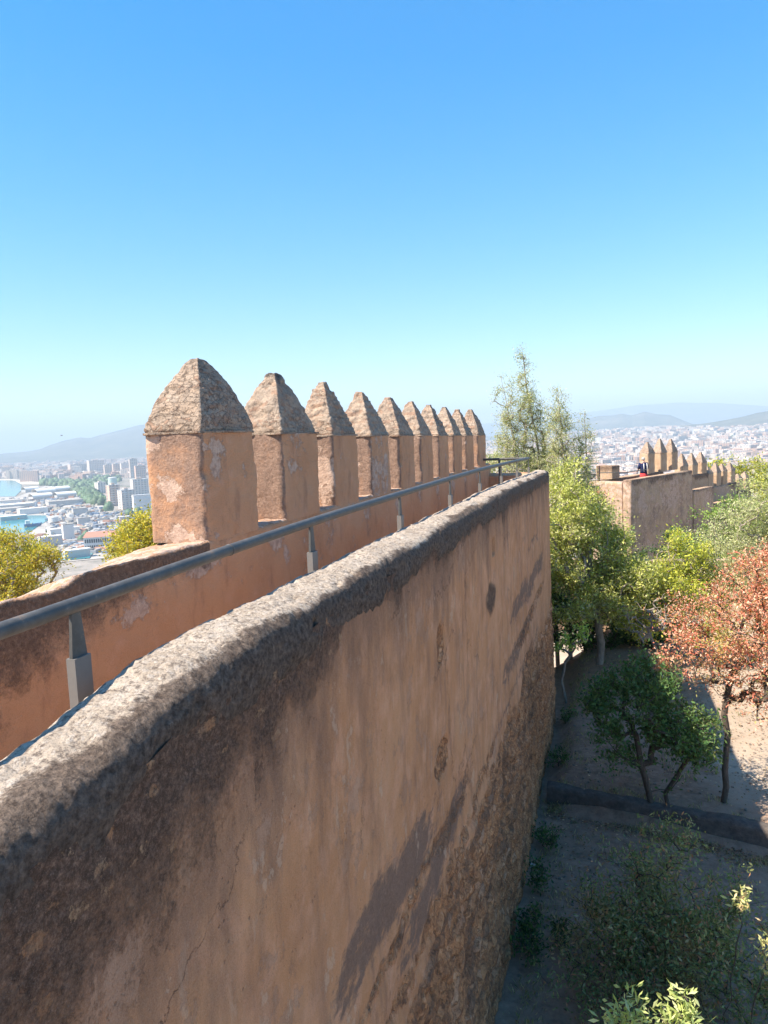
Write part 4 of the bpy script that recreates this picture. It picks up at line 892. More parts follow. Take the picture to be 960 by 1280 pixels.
# dark green multi-stemmed tree in the wall's shade
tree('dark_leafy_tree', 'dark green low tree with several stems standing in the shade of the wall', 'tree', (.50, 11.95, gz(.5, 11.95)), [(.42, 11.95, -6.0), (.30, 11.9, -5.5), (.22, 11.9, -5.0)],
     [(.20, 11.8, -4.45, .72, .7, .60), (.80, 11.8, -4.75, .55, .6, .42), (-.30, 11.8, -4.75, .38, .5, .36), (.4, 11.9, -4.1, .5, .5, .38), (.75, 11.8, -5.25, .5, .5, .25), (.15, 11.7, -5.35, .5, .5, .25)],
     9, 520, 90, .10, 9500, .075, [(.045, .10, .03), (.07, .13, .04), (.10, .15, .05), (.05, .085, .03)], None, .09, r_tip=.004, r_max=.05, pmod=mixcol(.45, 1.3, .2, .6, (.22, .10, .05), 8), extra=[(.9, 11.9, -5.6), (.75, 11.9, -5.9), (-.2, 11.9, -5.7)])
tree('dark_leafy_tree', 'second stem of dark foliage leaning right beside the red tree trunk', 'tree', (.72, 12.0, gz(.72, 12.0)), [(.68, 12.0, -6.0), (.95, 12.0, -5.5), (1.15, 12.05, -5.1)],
     [(1.05, 12.0, -4.85, .42, .45, .36), (1.25, 12.0, -5.2, .3, .4, .25)], 19, 150, 34, .08, 2400, .07, [(.05, .10, .03), (.08, .13, .04), (.13, .16, .06)], None, .08, r_tip=.004, r_max=.035)
# big light-green tree at the end of the wall
GB = [(.25, .27, .06), (.34, .35, .10), (.15, .17, .05), (.43, .43, .17), (.36, .33, .19)]
tree('broad_green_tree', 'large light green tree spreading beside the far end of the foreground wall', 'tree', (-.55, 19.2, gz(-.55, 19.2)), [(-.5, 19.2, -5.6), (-.62, 19.2, -4.8), (-.8, 19.2, -3.4), (-.9, 19.3, -2.0)],
     [(-1.25, 18.6, -2.1, .8, 1.1, 1.0), (-.9, 19.2, -3.2, 1.2, 1.2, 1.0), (-.75, 19.3, -2.4, .7, 1.1, .8), (.1, 19.2, -3.9, .9, 1.1, .6), (-1.3, 18.2, -4.1, .7, .9, .8), (-.5, 18.8, -4.4, 1.0, 1.0, .5), (-1.3, 19.4, -1.35, .55, .9, .6), (-1.5, 17.6, -2.6, .6, .8, .9), (.55, 19.6, -4.5, .6, .8, .4)],
     21, 1900, 230, .15, 40000, .085, GB, (4, 4, 3, 2, 1.4), .12, bark='paleb', r_tip=.005, r_max=.10, up=.7, pmod=mixcol(.6, .9, .15, .5, (.33, .33, .19), 31))
tree('broad_green_tree', 'second green tree filling the gap between the wall end and the far tower', 'tree', (-.2, 22.6, gz(-.2, 22.6)), [(-.2, 22.6, -5.4), (-.3, 22.6, -4.2), (-.4, 22.6, -3.0)],
     [(-1.0, 22.4, -3.6, 1.3, 1.0, 1.3), (.1, 22.5, -4.9, 1.2, 1., .7), (-1.4, 22.2, -5.0, 1.1, 1., .8), (.9, 22.4, -5.1, .9, 1., .6), (-1.2, 22.6, -2.6, .7, .9, .7), (-.2, 22.2, -5.5, 1.2, .9, .5)],
     23, 900, 120, .16, 19000, .10, [(.13, .19, .05), (.20, .26, .07), (.08, .12, .035), (.26, .28, .12)], None, .13, bark='paleb', r_tip=.006, r_max=.10, up=.6)
tree('gap_filler_bush', 'dark bush added to darken the gap between the wall end and the green tree trunk', 'bush', (-1.0, 21.2, gz(-1, 21.2)), [(-1, 21.2, -6.2), (-1, 21.2, -5.9)], [(-1.3, 21, -5.7, .9, .7, .7), (-.3, 21.4, -5.9, .9, .7, .55), (.6, 21.6, -6.0, .8, .7, .5), (-2.0, 21, -5.4, .6, .7, .8), (-1.7, 20.3, -5.7, .5, .6, .6), (-2.4, 23.5, -5.4, 1.2, .7, .9), (-1.2, 24, -5.8, 1.0, .6, .6)], 26, 700, 90, .14, 14000, .10, DRK, None, .13, r_tip=.005, r_max=.05)  # bush added to cover and darken sunlit ground in this gap
# a leaning bare-limbed branchy shrub under it, by the corner of the wall
tree('corner_shrub', 'small bright green sprig on bare curved limbs at the wall corner', 'shrub', (-1.25, 16.9, gz(-1.25, 16.9)), [(-1.35, 16.8, -5.9), (-1.25, 16.7, -5.4), (-1.0, 16.6, -5.0)],
     [(-1.25, 16.6, -4.95, .22, .3, .14), (-.95, 16.6, -4.7, .2, .3, .2)], 25, 40, 10, .06, 520, .085, [(.27, .36, .08), (.36, .43, .11)], None, .07, bark='paleb', r_tip=.006, r_max=.035)
# grey-green tree at the right edge
tree('grey_green_tree', 'feathery grey green tree filling the right edge above the red tree', 'tree', (3.6, 20.5, gz(3.6, 20.5)), [(3.5, 20.5, -5.2), (3.4, 20.5, -4.2), (3.3, 20.5, -3.0)],
     [(3.0, 20.2, -2.7, 1.0, 1.2, .85), (3.9, 20.4, -2.1, 1.0, 1.2, 1.0), (2.2, 20.0, -3.2, .8, 1.0, .6), (3.2, 20.3, -3.8, 1.2, 1.2, .7), (4.6, 20.6, -2.6, 1.1, 1.2, 1.2), (2.8, 20.0, -2.2, .6, .7, .5), (3.6, 20.2, -1.7, .6, .8, .5), (2.4, 20.2, -4.3, 1.0, 1., .6), (4.2, 20.4, -4.0, 1., 1., .8)],
     33, 1500, 210, .14, 36000, .072, [(.26, .28, .14), (.35, .36, .20), (.18, .20, .09), (.42, .41, .24)], (3, 3, 2, 2), .12, bark='paleb', asp=.26, r_tip=.004, r_max=.09, up=.45, pmod=mixcol(.55, .8, .1, .5, (.40, .42, .12), 41))
# acid-yellow-green tree in the middle
tree('lime_green_tree', 'bright lime green bushy tree below the far tower', 'tree', (1.2, 20.0, gz(1.2, 20.0)), [(1.2, 20, -5.6), (1.1, 20, -5.0), (1.2, 19.9, -4.2)],
     [(.65, 19.7, -3.75, .75, .8, .42), (1.4, 19.6, -3.7, .8, .9, .55), (2.0, 19.6, -4.1, .7, .8, .55), (1.2, 19.7, -4.4, 1.0, .9, .5), (1.7, 19.9, -3.1, .6, .7, .45), (.7, 19.6, -5.0, .9, .9, .5), (1.9, 19.6, -5.0, .9, .9, .5)],
     41, 900, 120, .13, 19000, .078, YEL, (3, 3, 2.5, 1.5), .11, bark='paleb', r_tip=.005, r_max=.07, up=.7, pmod=mixcol(.6, 1.2, .2, .55, (.36, .30, .14), 43))
# bare pale twiggy bush in front of it
tree('bare_twig_bush', 'nearly bare pale twiggy bush between the lime tree and the red tree', 'bush', (.95, 17.8, gz(.95, 17.8)), [(.9, 17.8, -5.7), (.75, 17.8, -5.2), (.6, 17.8, -4.8)],
     [(.55, 17.6, -4.55, .55, .5, .42), (1.1, 17.6, -4.35, .55, .5, .4), (1.5, 17.6, -4.8, .4, .5, .35)], 45, 260, 50, .12, 520, .06, [(.36, .24, .10), (.30, .29, .13), (.45, .20, .10)], None, .1, bark='paleb', r_tip=.006, r_max=.04)
# green bush against the far tower
tree('tower_bush', 'dense mid green bush growing against the shaded face of the far tower', 'bush', (3.3, 29.0, gz(3.3, 29)), [(3.3, 29, -5.6), (3.3, 29, -4.8)],
     [(2.5, 28.8, -4.5, .7, .9, .6), (3.3, 29, -3.8, .8, .9, .7), (4.2, 29.2, -3.6, 1.0, 1., .8), (2.9, 28.6, -5.0, 1.2, 1, .6), (5.2, 29.4, -4.0, .9, 1., .8)], 51, 600, 85, .16, 10500, .10, [(.13, .20, .045), (.19, .27, .06), (.27, .33, .09), (.07, .12, .035)], None, .13, r_tip=.006, r_max=.07, up=.6)
tree('tower_bush', 'dark clump of evergreen leaves at the foot of the far tower', 'bush', (1.75, 29.6, gz(1.75, 29.6)), [(1.75, 29.6, -5.6), (1.7, 29.6, -5.0)], [(1.7, 29.5, -4.6, .5, .6, .65), (2.0, 29.4, -5.2, .7, .6, .5), (1.1, 29.5, -5.3, .6, .6, .45)], 53, 240, 40, .13, 4200, .10, DRK, None, .12, r_tip=.006, r_max=.06)
tree('tower_bush', 'olive grey scrub in front of the lit corner of the far tower', 'bush', (.2, 27, gz(.2, 27)), [(.2, 27, -5.8), (.2, 27, -5.2)], [(.35, 27, -5.3, .6, .7, .5), (-.5, 27, -5.0, .5, .7, .6), (1.0, 26.6, -5.4, .7, .7, .5)], 55, 260, 45, .13, 4200, .09, OLV, None, .12, r_tip=.006, r_max=.05)
tree('tower_bush', 'rust brown shrub at the left end of the far tower', 'bush', (-1.1, 29.5, gz(-1.1, 29.5)), [(-1.1, 29.5, -5), (-1.05, 29.5, -3.6)], [(-1.0, 29.5, -2.7, .3, .5, .4), (-.75, 29.5, -3.0, .35, .5, .5), (-1.3, 29.5, -3.4, .5, .6, .6)], 57, 150, 30, .1, 2200, .09, [(.30, .13, .07), (.38, .20, .10), (.22, .20, .07)], None, .11, r_tip=.006, r_max=.06)
# yellow trees behind the far merlons
for k, (x, y, zt, s, lab) in enumerate(((8.0, 54, -2.3, 2.6, 'yellow green tree behind the far merlons, leftmost'), (12.5, 56, -2.2, 3.0, 'yellow green tree behind the far merlons, at the right edge'), (9.8, 49, -4.8, 2.2, 'greener rounded tree just right of the lowest far merlons'))):
    pal = [(.31, .30, .04), (.38, .35, .055), (.24, .25, .045), (.16, .19, .045)] if k < 2 else [(.30, .34, .06), (.22, .28, .06), (.38, .38, .09)]
    tree('yellow_tree', lab, 'tree', (x, y, gz(x, y)), [(x, y, gz(x, y)+2), (x, y, zt-s*.9)], [(x-.8*s*.6, y, zt-s*.45, s*.75, s*.7, s*.45), (x+.5*s, y+.3, zt-s*.5, s*.8, s*.7, s*.5), (x, y-.5, zt-s*.9, s*1.1, s*.8, s*.5)], 61+k, 520, 90, .2, 9000, .16, pal, None, .2, r_tip=.01, r_max=.14, up=.6, group='yellow trees behind the far merlons')
# wispy upright trees beyond the wall's end
def wispy(lab, pts, wid, seed, nl, ntips=240):
    base = (pts[0][0], pts[0][1], gz(pts[0][0], pts[0][1])); P = np.array(pts); els = []
    for f, wd, hh in zip(np.linspace(.36, .985, 9), np.array([.8, .8, .8, .8, .74, .64, .5, .34, .16])*wid, [.55]*7+[.42, .25]):
        q = f*(len(P)-1); i = min(int(q), len(P)-2); p = P[i]+(P[i+1]-P[i])*(q-i); els.append((p[0]-.10*wid, p[1], p[2], wd, wd, hh*1.1))
    return tree('wispy_tree', lab, 'tree', base, pts[1:], els, seed, int(ntips*1.9), 150, .11, int(nl*3.2), .066, WSP, (3, 3, 2, 2), .10, bark='paleb', asp=.26, r_tip=.004, r_max=.07, group='wispy upright trees beyond the wall end', up=.2, shell=.2, sag=-.12)
wispy('tallest wispy upright tree with a leaning bare trunk', [(-1.95, 23, -6.5), (-2.1, 23, -3), (-2.45, 23, -.6), (-2.75, 23, 1.2), (-2.92, 23, 2.65)], .62, 71, 4600, 330)
wispy('wispy leaning tree left of the tallest one', [(-2.6, 22.6, -6.5), (-2.75, 22.6, -3), (-3.05, 22.6, -.8), (-3.35, 22.6, .8), (-3.52, 22.6, 1.75)], .62, 72, 3800, 280)
wispy('twin topped wispy tree between the tallest and the smallest', [(-1.5, 22.4, -6.5), (-1.55, 22.4, -3), (-1.62, 22.4, -1.2), (-1.72, 22.4, .3), (-1.78, 22.4, 1.22)], .58, 73, 4200, 300)
wispy('smallest wispy tree, nearest the hazy blue mountain', [(-.85, 22.8, -6.5), (-.9, 22.8, -3.4), (-.95, 22.8, -1.8), (-1.0, 22.8, -.5), (-1.03, 22.8, .5)], .42, 74, 2000, 160)
tree('pale_bush', 'pale olive bush low behind the corner of the handrail', 'bush', (-3.3, 25, gz(-3.3, 25)), [(-3.3, 25, -4), (-3.3, 25, -2.4)], [(-3.3, 25, -1.2, 1.0, .9, .55), (-2.3, 25, -1.3, .8, .9, .6), (-4.1, 25, -1.2, .7, .8, .5), (-1.5, 24.6, -1.6, .7, .8, .7)], 81, 420, 70, .15, 7000, .09, WSP, None, .13, bark='paleb', r_tip=.005, r_max=.06)
# outside the battlement, left
for k, (x, y, zt, s, lab) in enumerate(((-14.7, 13.6, -1.95, 1.25, 'yellow leaved tree top behind the left parapet, leftmost'), (-16.8, 14.5, -1.95, 1.7, 'yellow leaved tree crown at the left edge of the view'), (-10.15, 13.6, -1.5, .78, 'yellow leaved tree touching the first merlon'))):
    z0 = gz(x, y); tree('yellow_tree', lab, 'tree', (x, y, z0), [(x, y, z0+(zt-z0)*.5), (x, y, zt-s*.8)], [(x, y, zt-s*.5, s*.9, s*.9, s*.5), (x+.5*s, y+.2, zt-s*.75, s*.7, s*.8, s*.5), (x-.6*s, y, zt-s*.7, s*.7, s*.8, s*.5), (x, y-.3, zt-s*1.2, s*1.1, s, s*.5)], 91+k, 900, 140, .13, 26000, .07, AUT, (3, 3, 2, 1.5, 1), .10, bark='paleb', r_tip=.005, r_max=.09, up=.6, group='yellow trees outside the left wall')
# mixed shrub at the bottom right
tree('mixed_shrub', 'big loose shrub with dark green and reddish leaves at the bottom right', 'shrub', (.25, 8.1, gz(.25, 8.1)), [(.22, 8.1, -6.25), (.25, 8.1, -6.0)],
     [(.10, 8.1, -5.45, .55, .6, .5), (.55, 8.2, -5.2, .5, .6, .5), (-.25, 8.0, -5.75, .42, .5, .35), (.85, 8.0, -5.6, .55, .6, .5), (1.3, 8.2, -5.5, .4, .5, .4), (-.1, 7.8, -6.1, .6, .6, .3), (.8, 7.4, -6.1, .7, .6, .3), (.3, 7.7, -5.95, .7, .6, .35), (.35, 8.3, -4.85, .35, .4, .3), (1.2, 7.9, -6.0, .35, .5, .35)],
     101, 1000, 150, .12, 22000, .055, [(.09, .125, .05), (.13, .165, .065), (.18, .205, .09), (.29, .15, .085), (.24, .22, .12)], (3, 3, 2, .9, 1), .085, asp=.36, r_tip=.0025, r_max=.022, up=.45, pmod=mixcol(.65, 1.6, .15, .5, (.26, .16, .09), 103), bark='bark')
for k, (px, py, Y, lab) in enumerate(((785, 1258, 3.7, 'sunlit pale leafy sprig at the bottom edge, left one'), (848, 1256, 3.75, 'sunlit pale leafy sprig at the bottom edge, right one'), (928, 1128, 7.0, 'sunlit pale leafy sprig rising by the right edge'), (957, 1185, 6.9, 'sunlit pale leafy sprig cut by the right edge'))):
    p = on_y(px, py, Y); z0 = gz(p[0], Y+.4)
    tree('sunlit_sprig', lab, 'shrub', (p[0]-.1, Y+.4, z0), [(p[0]-.06, Y+.25, z0+(p[2]-z0)*.5), (p[0], Y, p[2]-.22)], [(p[0], Y, p[2]-.03, .10 if k < 2 else .05, .10, .07 if k < 2 else .16)], 111+k, 26 if k < 2 else 14, 12, .025, 260 if k < 2 else 110, .05 if k < 2 else .06, [(.34, .38, .14), (.44, .46, .22), (.28, .33, .12)] if k < 2 else [(.40, .38, .18), (.48, .36, .20), (.34, .36, .14)], None, .035, asp=.30, r_tip=.002, r_max=.006, up=.6, bark='bark', group='sunlit sprigs at the bottom right')
# weeds at the foot of the wall
for k, (px, py) in enumerate(((655, 1110), (648, 1165), (672, 960), (686, 905), (668, 1060), (700, 1190), (662, 1200))):
    p = on_z(px, py, -6.5); q = (max(p[0], -1.15), p[1], gz(max(p[0], -1.15), p[1])); 
    tree('weed_clump', ['low dark weed clump at the wall foot beside the white scrap', 'weed clump near the bottom of the wall foot', 'weed clump at the wall foot under the dark tree', 'weed clump by the far corner of the wall foot', 'weed clump at the wall foot just before the low kerb wall', 'weed clump left of the mixed shrub', 'nearest weed clump on the wall foot'][k], 'weed', q, [(q[0], q[1], q[2]+.12)], [(q[0], q[1], q[2]+.18, .2, .26, .14)], 121+k, 45, 14, .05, 420, .055, DRK, None, .06, r_tip=.003, r_max=.01, group='weeds along the wall foot')

# ================================================================== YARD: kerb wall, back wall, litter
t_kerb = NT('dark_kerb_stone', .95, .1); vv = t_kerb.co(); nn = t_kerb.noise(vv, 9, 6, .7)
mk = t_kerb.fin(t_kerb.ramp(nn, [(.3, (.07, .06, .055)), (.6, (.13, .11, .095)), (.75, (.20, .16, .13))]), t_kerb.bump(nn, .7, .05))
S, K = np.meshgrid(np.linspace(-1.25, 14, 220), np.arange(20), indexing='ij')
pr = np.array([(-.11, -6.8)]+[(-.11, z) for z in np.linspace(-6.55, -6.18, 8)]+[(x, -6.15) for x in np.linspace(-.08, .08, 4)]+[(.11, z) for z in np.linspace(-6.18, -6.8, 7)])
P = np.stack([S, 11.98-.17*S+pr[K, 0], pr[K, 1]], -1); P += np.stack([S*0, .035*fbm(P*3, 4, 5), .045*fbm(P*2.2, 4, 6)-.02*(np.abs((S*1.6) % 1-.5) > .46)], -1)
obj('kerb_wall', mesh('kerb_wall', P, grid_faces(*S.shape)[:, ::-1], True), mk, label='low dark stone kerb wall crossing the yard from the big wall', cat='kerb wall')
def rough_box_wall(name, lo, hi, rz, loc, mat, seed, label=None, cat=None, parent=None, stain=.2, grey=.2, patch=.25, n=70, m=46, group=None):
    R = rrect((hi[0]-lo[0])/2, (hi[1]-lo[1])/2, 4*n, .04); c = ((hi[0]+lo[0])/2, (hi[1]+lo[1])/2); zs = np.r_[np.linspace(lo[2], hi[2]-.03, m), hi[2]]
    P = np.zeros((m+1, 4*n, 3)); P[..., 0] = R[:, 0]+c[0]; P[..., 1] = R[:, 1]+c[1]; P[..., 2] = zs[:, None]
    P[-1, :, :2] = np.array(c)+(P[-1, :, :2]-np.array(c))*[1-.05/(hi[0]-lo[0]), 1-.05/(hi[1]-lo[1])]
    q = P+seed; P[..., 0] += .03*fbm(q*1.5, 4, seed); P[..., 1] += .03*fbm(q*1.5, 4, seed+1); P[..., 2] += .03*fbm(q*1.2, 3, seed+2)*sstep(hi[2]-.5, hi[2], zs)[:, None]
    st = np.clip(sstep(hi[2]-.55, hi[2], P[..., 2]+.3*fbm(q*1.4, 3, seed+3))*.8, 0, 1)*stain*4; gy = grey+.35*sstep(.0, .6, fbm(q*.8, 3, seed+4)); pt = patch+.3*sstep(0, .5, fbm(q*.9, 3, seed+5))
    V, F = loft(P); ex = lambda a: np.r_[np.broadcast_to(a, P.shape[:2]).ravel(), 0]
    o = obj(name, mesh(name, V, F, True, dict(stain=ex(st), grey=ex(gy), patch=ex(pt))), mat, parent, loc, label, cat, group); o.rotation_euler = (0, 0, rz); return o
rough_box_wall('yard_wall', (-5, -.25, -7), (7, .25, -4.5), .08, (0, 25.5, 0), M['old'], 500, 'brown plaster yard wall half hidden under the green tree', 'wall', n=60)

rough_box_wall('shade_block', (-9, 16.45, -9), (-2.05, 22.2, -2.75), 0, (0, 0, 0), M['old'], 505, 'plastered block added past the wall end to shade the yard', 'shade block', n=60)  # block added to throw shade on the ground past the wall end
def litter():
    rg = np.random.default_rng(17); n = 15000; x = rg.uniform(-1.2, 5, n); y = rg.uniform(6.5, 24, n)
    k = fbm(np.stack([x*.9, y*.9, x*0], -1), 3, 3)+rg.uniform(-.5, .5, n) > -.15; x, y = x[k], y[k]; near = rg.random(len(x)) < .25; y[near] = 11.75-.17*x[near]+rg.normal(-.15, .12, near.sum())
    z = ground_h(x, y)+.012; C = np.stack([x, y, z], -1); V, F, c = leaf_mesh(C, np.zeros((len(x), 3)), .05, rg, .5, [(.16, .10, .06), (.25, .16, .09), (.08, .055, .04), (.34, .25, .17), (.20, .09, .05), (.10, .10, .045)], None, 3., .2)
    V = V.reshape(-1, 4, 3); V[..., 2] = z[:, None]+np.abs(V[..., 2]-z[:, None])*.35+.004
    obj('leaf_litter', mesh('leaf_litter', V.reshape(-1, 3), F, False, cols=c), M['leaf'], kind='stuff', label='dry brown leaves scattered on the yard ground', cat='leaves')
    nb = 9000; cx = rg.uniform(-1.2, 5, 260); cyy = rg.uniform(6.5, 22, 260); cyy[:90] = 11.8-.17*cx[:90]+rg.choice([-.25, .3], 90)+rg.normal(0, .08, 90); cx[90:140] = -1.15+np.abs(rg.normal(0, .12, 50))
    j = rg.integers(0, 260, nb); C = np.stack([cx[j]+rg.normal(0, .09, nb), cyy[j]+rg.normal(0, .09, nb), np.zeros(nb)], -1); C[:, 2] = ground_h(C[:, 0], C[:, 1])
    V, F, c = leaf_mesh(C, np.tile([0, 0, 1.6], (nb, 1)), .085, rg, .09, [(.26, .21, .10), (.34, .28, .15), (.16, .16, .06), (.11, .13, .045)], None, .0, .2)
    obj('dry_grass', mesh('dry_grass', V, F, False, cols=c), M['leaf'], kind='stuff', label='dry grass tufts growing along the kerb and the wall foot', cat='grass')
    b = MB(); 
    for _ in range(900):
        x = rg.uniform(-1.25, 4.5); y = rg.uniform(6.5, 20); s = rg.uniform(.012, .035); z = float(ground_h(np.array([x]), np.array([y]))[0])
        b.box((x-s, y-s*.8, z-.01), (x+s, y+s*.8, z+s*rg.uniform(.4, 1)), rg.uniform(0, 3), taper=.6)
    obj('gravel', b.mesh('gravel'), flat('gravel_stone', (.21, .165, .13), .9), kind='stuff', label='small stones strewn on the yard ground', cat='gravel')
litter()
p = on_z(667, 1086, -6.5); z0 = gz(p[0], p[1]); uu, ww = np.meshgrid(np.linspace(-.05, .05, 7), np.linspace(-.035, .035, 6), indexing='ij')
obj('paper_scrap', mesh('paper_scrap', np.stack([uu, ww, .035+.05*fbm(np.stack([uu*30, ww*30, uu*0], -1), 2, 3)], -1), grid_faces(7, 6), True), M['white'], None, (p[0], p[1], z0), 'small white paper scrap lying at the foot of the big wall', 'litter')

# ================================================================== FAR TOWER and stepped battlements
HD = RAD(26); HV = np.array([math.sin(HD), math.cos(HD)]); LV = np.array([-math.cos(HD), math.sin(HD)]); C0 = np.array([.43, 32.0])
def far_xy(s, d): q = C0+HV*s+LV*d; return float(q[0]), float(q[1])
FRZ = -HD                                           # local +Y runs along the far wall
def s_at(px, d, py=575):
    v = ray(px, py); A = np.array([[v[0], -HV[0]], [v[1], -HV[1]]]); o = C0+LV*d; t, s = np.linalg.solve(A, o); return float(s), float(t)
FARM = Matrix.Translation((float(C0[0]), float(C0[1]), 0)) @ Matrix.Rotation(FRZ, 4, 'Z')
def far_merlon(parent, px, y_apex, y_body, zb, d=1.75, k=0):
    s, t = s_at(px, d); za = ray(px, y_apex)[2]*t; zt = ray(px, y_body)[2]*t; x, y = far_xy(s, d)
    b = obj('merlon', merlon_body(.24, .38, zt-zb, 700+k, 64, 24, grey=.15), M['old'], parent, None)
    mw = Matrix.Translation((x, y, zb)) @ Matrix.Rotation(FRZ, 4, 'Z'); b.matrix_local = FARM.inverted() @ mw
    obj('cap', merlon_cap(.255, .395, za-zt, 720+k, 1.08, 64, 22, .8, .3), M['cap'], b, (0, 0, zt-zb))
def build_far():
    root = thing('far_tower', 'squat plastered tower beyond the trees with a lit left face and three merlons', 'tower', (float(C0[0]), float(C0[1]), 0), FRZ)
    bpy.context.view_layer.update()
    # local x is right-hand of the heading; -x is to the left
    rough_box_wall('front_wall', (-.38, 0, -7.2), (0, 6.75, -2.21), 0, (0, 0, 0), M['old'], 510, parent=root, n=60, stain=.2, grey=.45, patch=.3)
    rough_box_wall('end_wall', (-2.4, .004, -7.2), (-.384, .40, -2.30), 0, (0, 0, 0), M['old'], 520, parent=root, n=40, grey=.1, patch=.5, stain=.05)
    rough_box_wall('merlon_wall', (-2.02, .42, -7.2), (-1.50, 6.9, -2.28), 0, (0, 0, 0), M['old'], 530, parent=root, n=50, grey=.1, patch=.3)
    rough_box_wall('corner_pier', (-2.15, 1.0, -2.26), (-1.35, 1.75, -1.66), 0, (0, 0, 0), M['old'], 540, parent=root, n=20, m=14, grey=.1)
    b = MB(); b.box((-1.5, .40, -3.2), (-.38, 6.8, -3.02)); obj('tower_floor', b.mesh('tower_floor'), flat('tower_paving', (.42, .33, .25)), root)
    root.matrix_local = Matrix.Translation((float(C0[0]), float(C0[1]), 0)) @ Matrix.Rotation(FRZ, 4, 'Z')
    for k, (px, ya, yb) in enumerate(((809, 552.5, 566.5), (824.5, 548, 566), (838.3, 548.5, 565))): far_merlon(root, px, ya, yb, -2.28, 1.76, k)
    # lower stepped walls
    steps = [(6.95, 9.6, -3.2, -2.72, ((852, 567, 583), (864, 566, 581), (875.5, 565, 578)), 'first stepped battlement wall going down behind the far tower'),
             (9.7, 13.4, -4.15, -3.6, ((884, 583, 592), (894, 578.5, 590.5), (902, 579.5, 588.5), (912, 578, 588.5)), 'second lower stepped battlement wall with four merlons'),
             (13.5, 17.5, -4.7, -4.25, ((922, 592, 599), (930.5, 590, 598)), 'lowest stepped battlement wall half hidden by foliage')]
    for j, (s0, s1, zf, zm, ms, lab) in enumerate(steps):
        w = thing('stepped_battlement', lab, 'wall', (float(C0[0]), float(C0[1]), 0), FRZ, 'stepped battlement walls beyond the tower')
        w.matrix_local = Matrix.Translation((float(C0[0]), float(C0[1]), 0)) @ Matrix.Rotation(FRZ, 4, 'Z')
        rough_box_wall('front_wall', (-.36, s0, -8), (.0, s1, zf), 0, (0, 0, 0), M['old'], 550+j*10, parent=w, n=40, stain=.2, grey=.4)
        ss = [s_at(m[0], 1.76)[0] for m in ms]; a, b2 = min(ss)-.5, max(ss)+.55
        rough_box_wall('merlon_wall', (-2.02, a, -8), (-1.5, b2, zm), 0, (0, 0, 0), M['old'], 555+j*10, parent=w, n=40, grey=.1)
        for k, (px, ya, yb) in enumerate(ms): far_merlon(w, px, ya, yb, zm, 1.76, 10+j*5+k)
    # little handrail at the tower's left end
    r = thing('tower_railing', 'thin rusty railing on the left end of the far tower', 'railing', (float(C0[0]), float(C0[1]), 0), FRZ)
    b = MB(); b.box((-1.62, .14, -2.32), (-1.53, .23, -1.62)); obj('post', b.mesh('post'), flat('rusty_steel', (.12, .075, .055), .7), r)
    for z in (-1.92,): b = MB(); b.tube([(-1.55, .18, z), (-.6, .75, z-.02), (-.5, 2.6, z)], .022, 6); obj('tube_rail', b.mesh('tube_rail', True), M['rail'], r)
build_far()

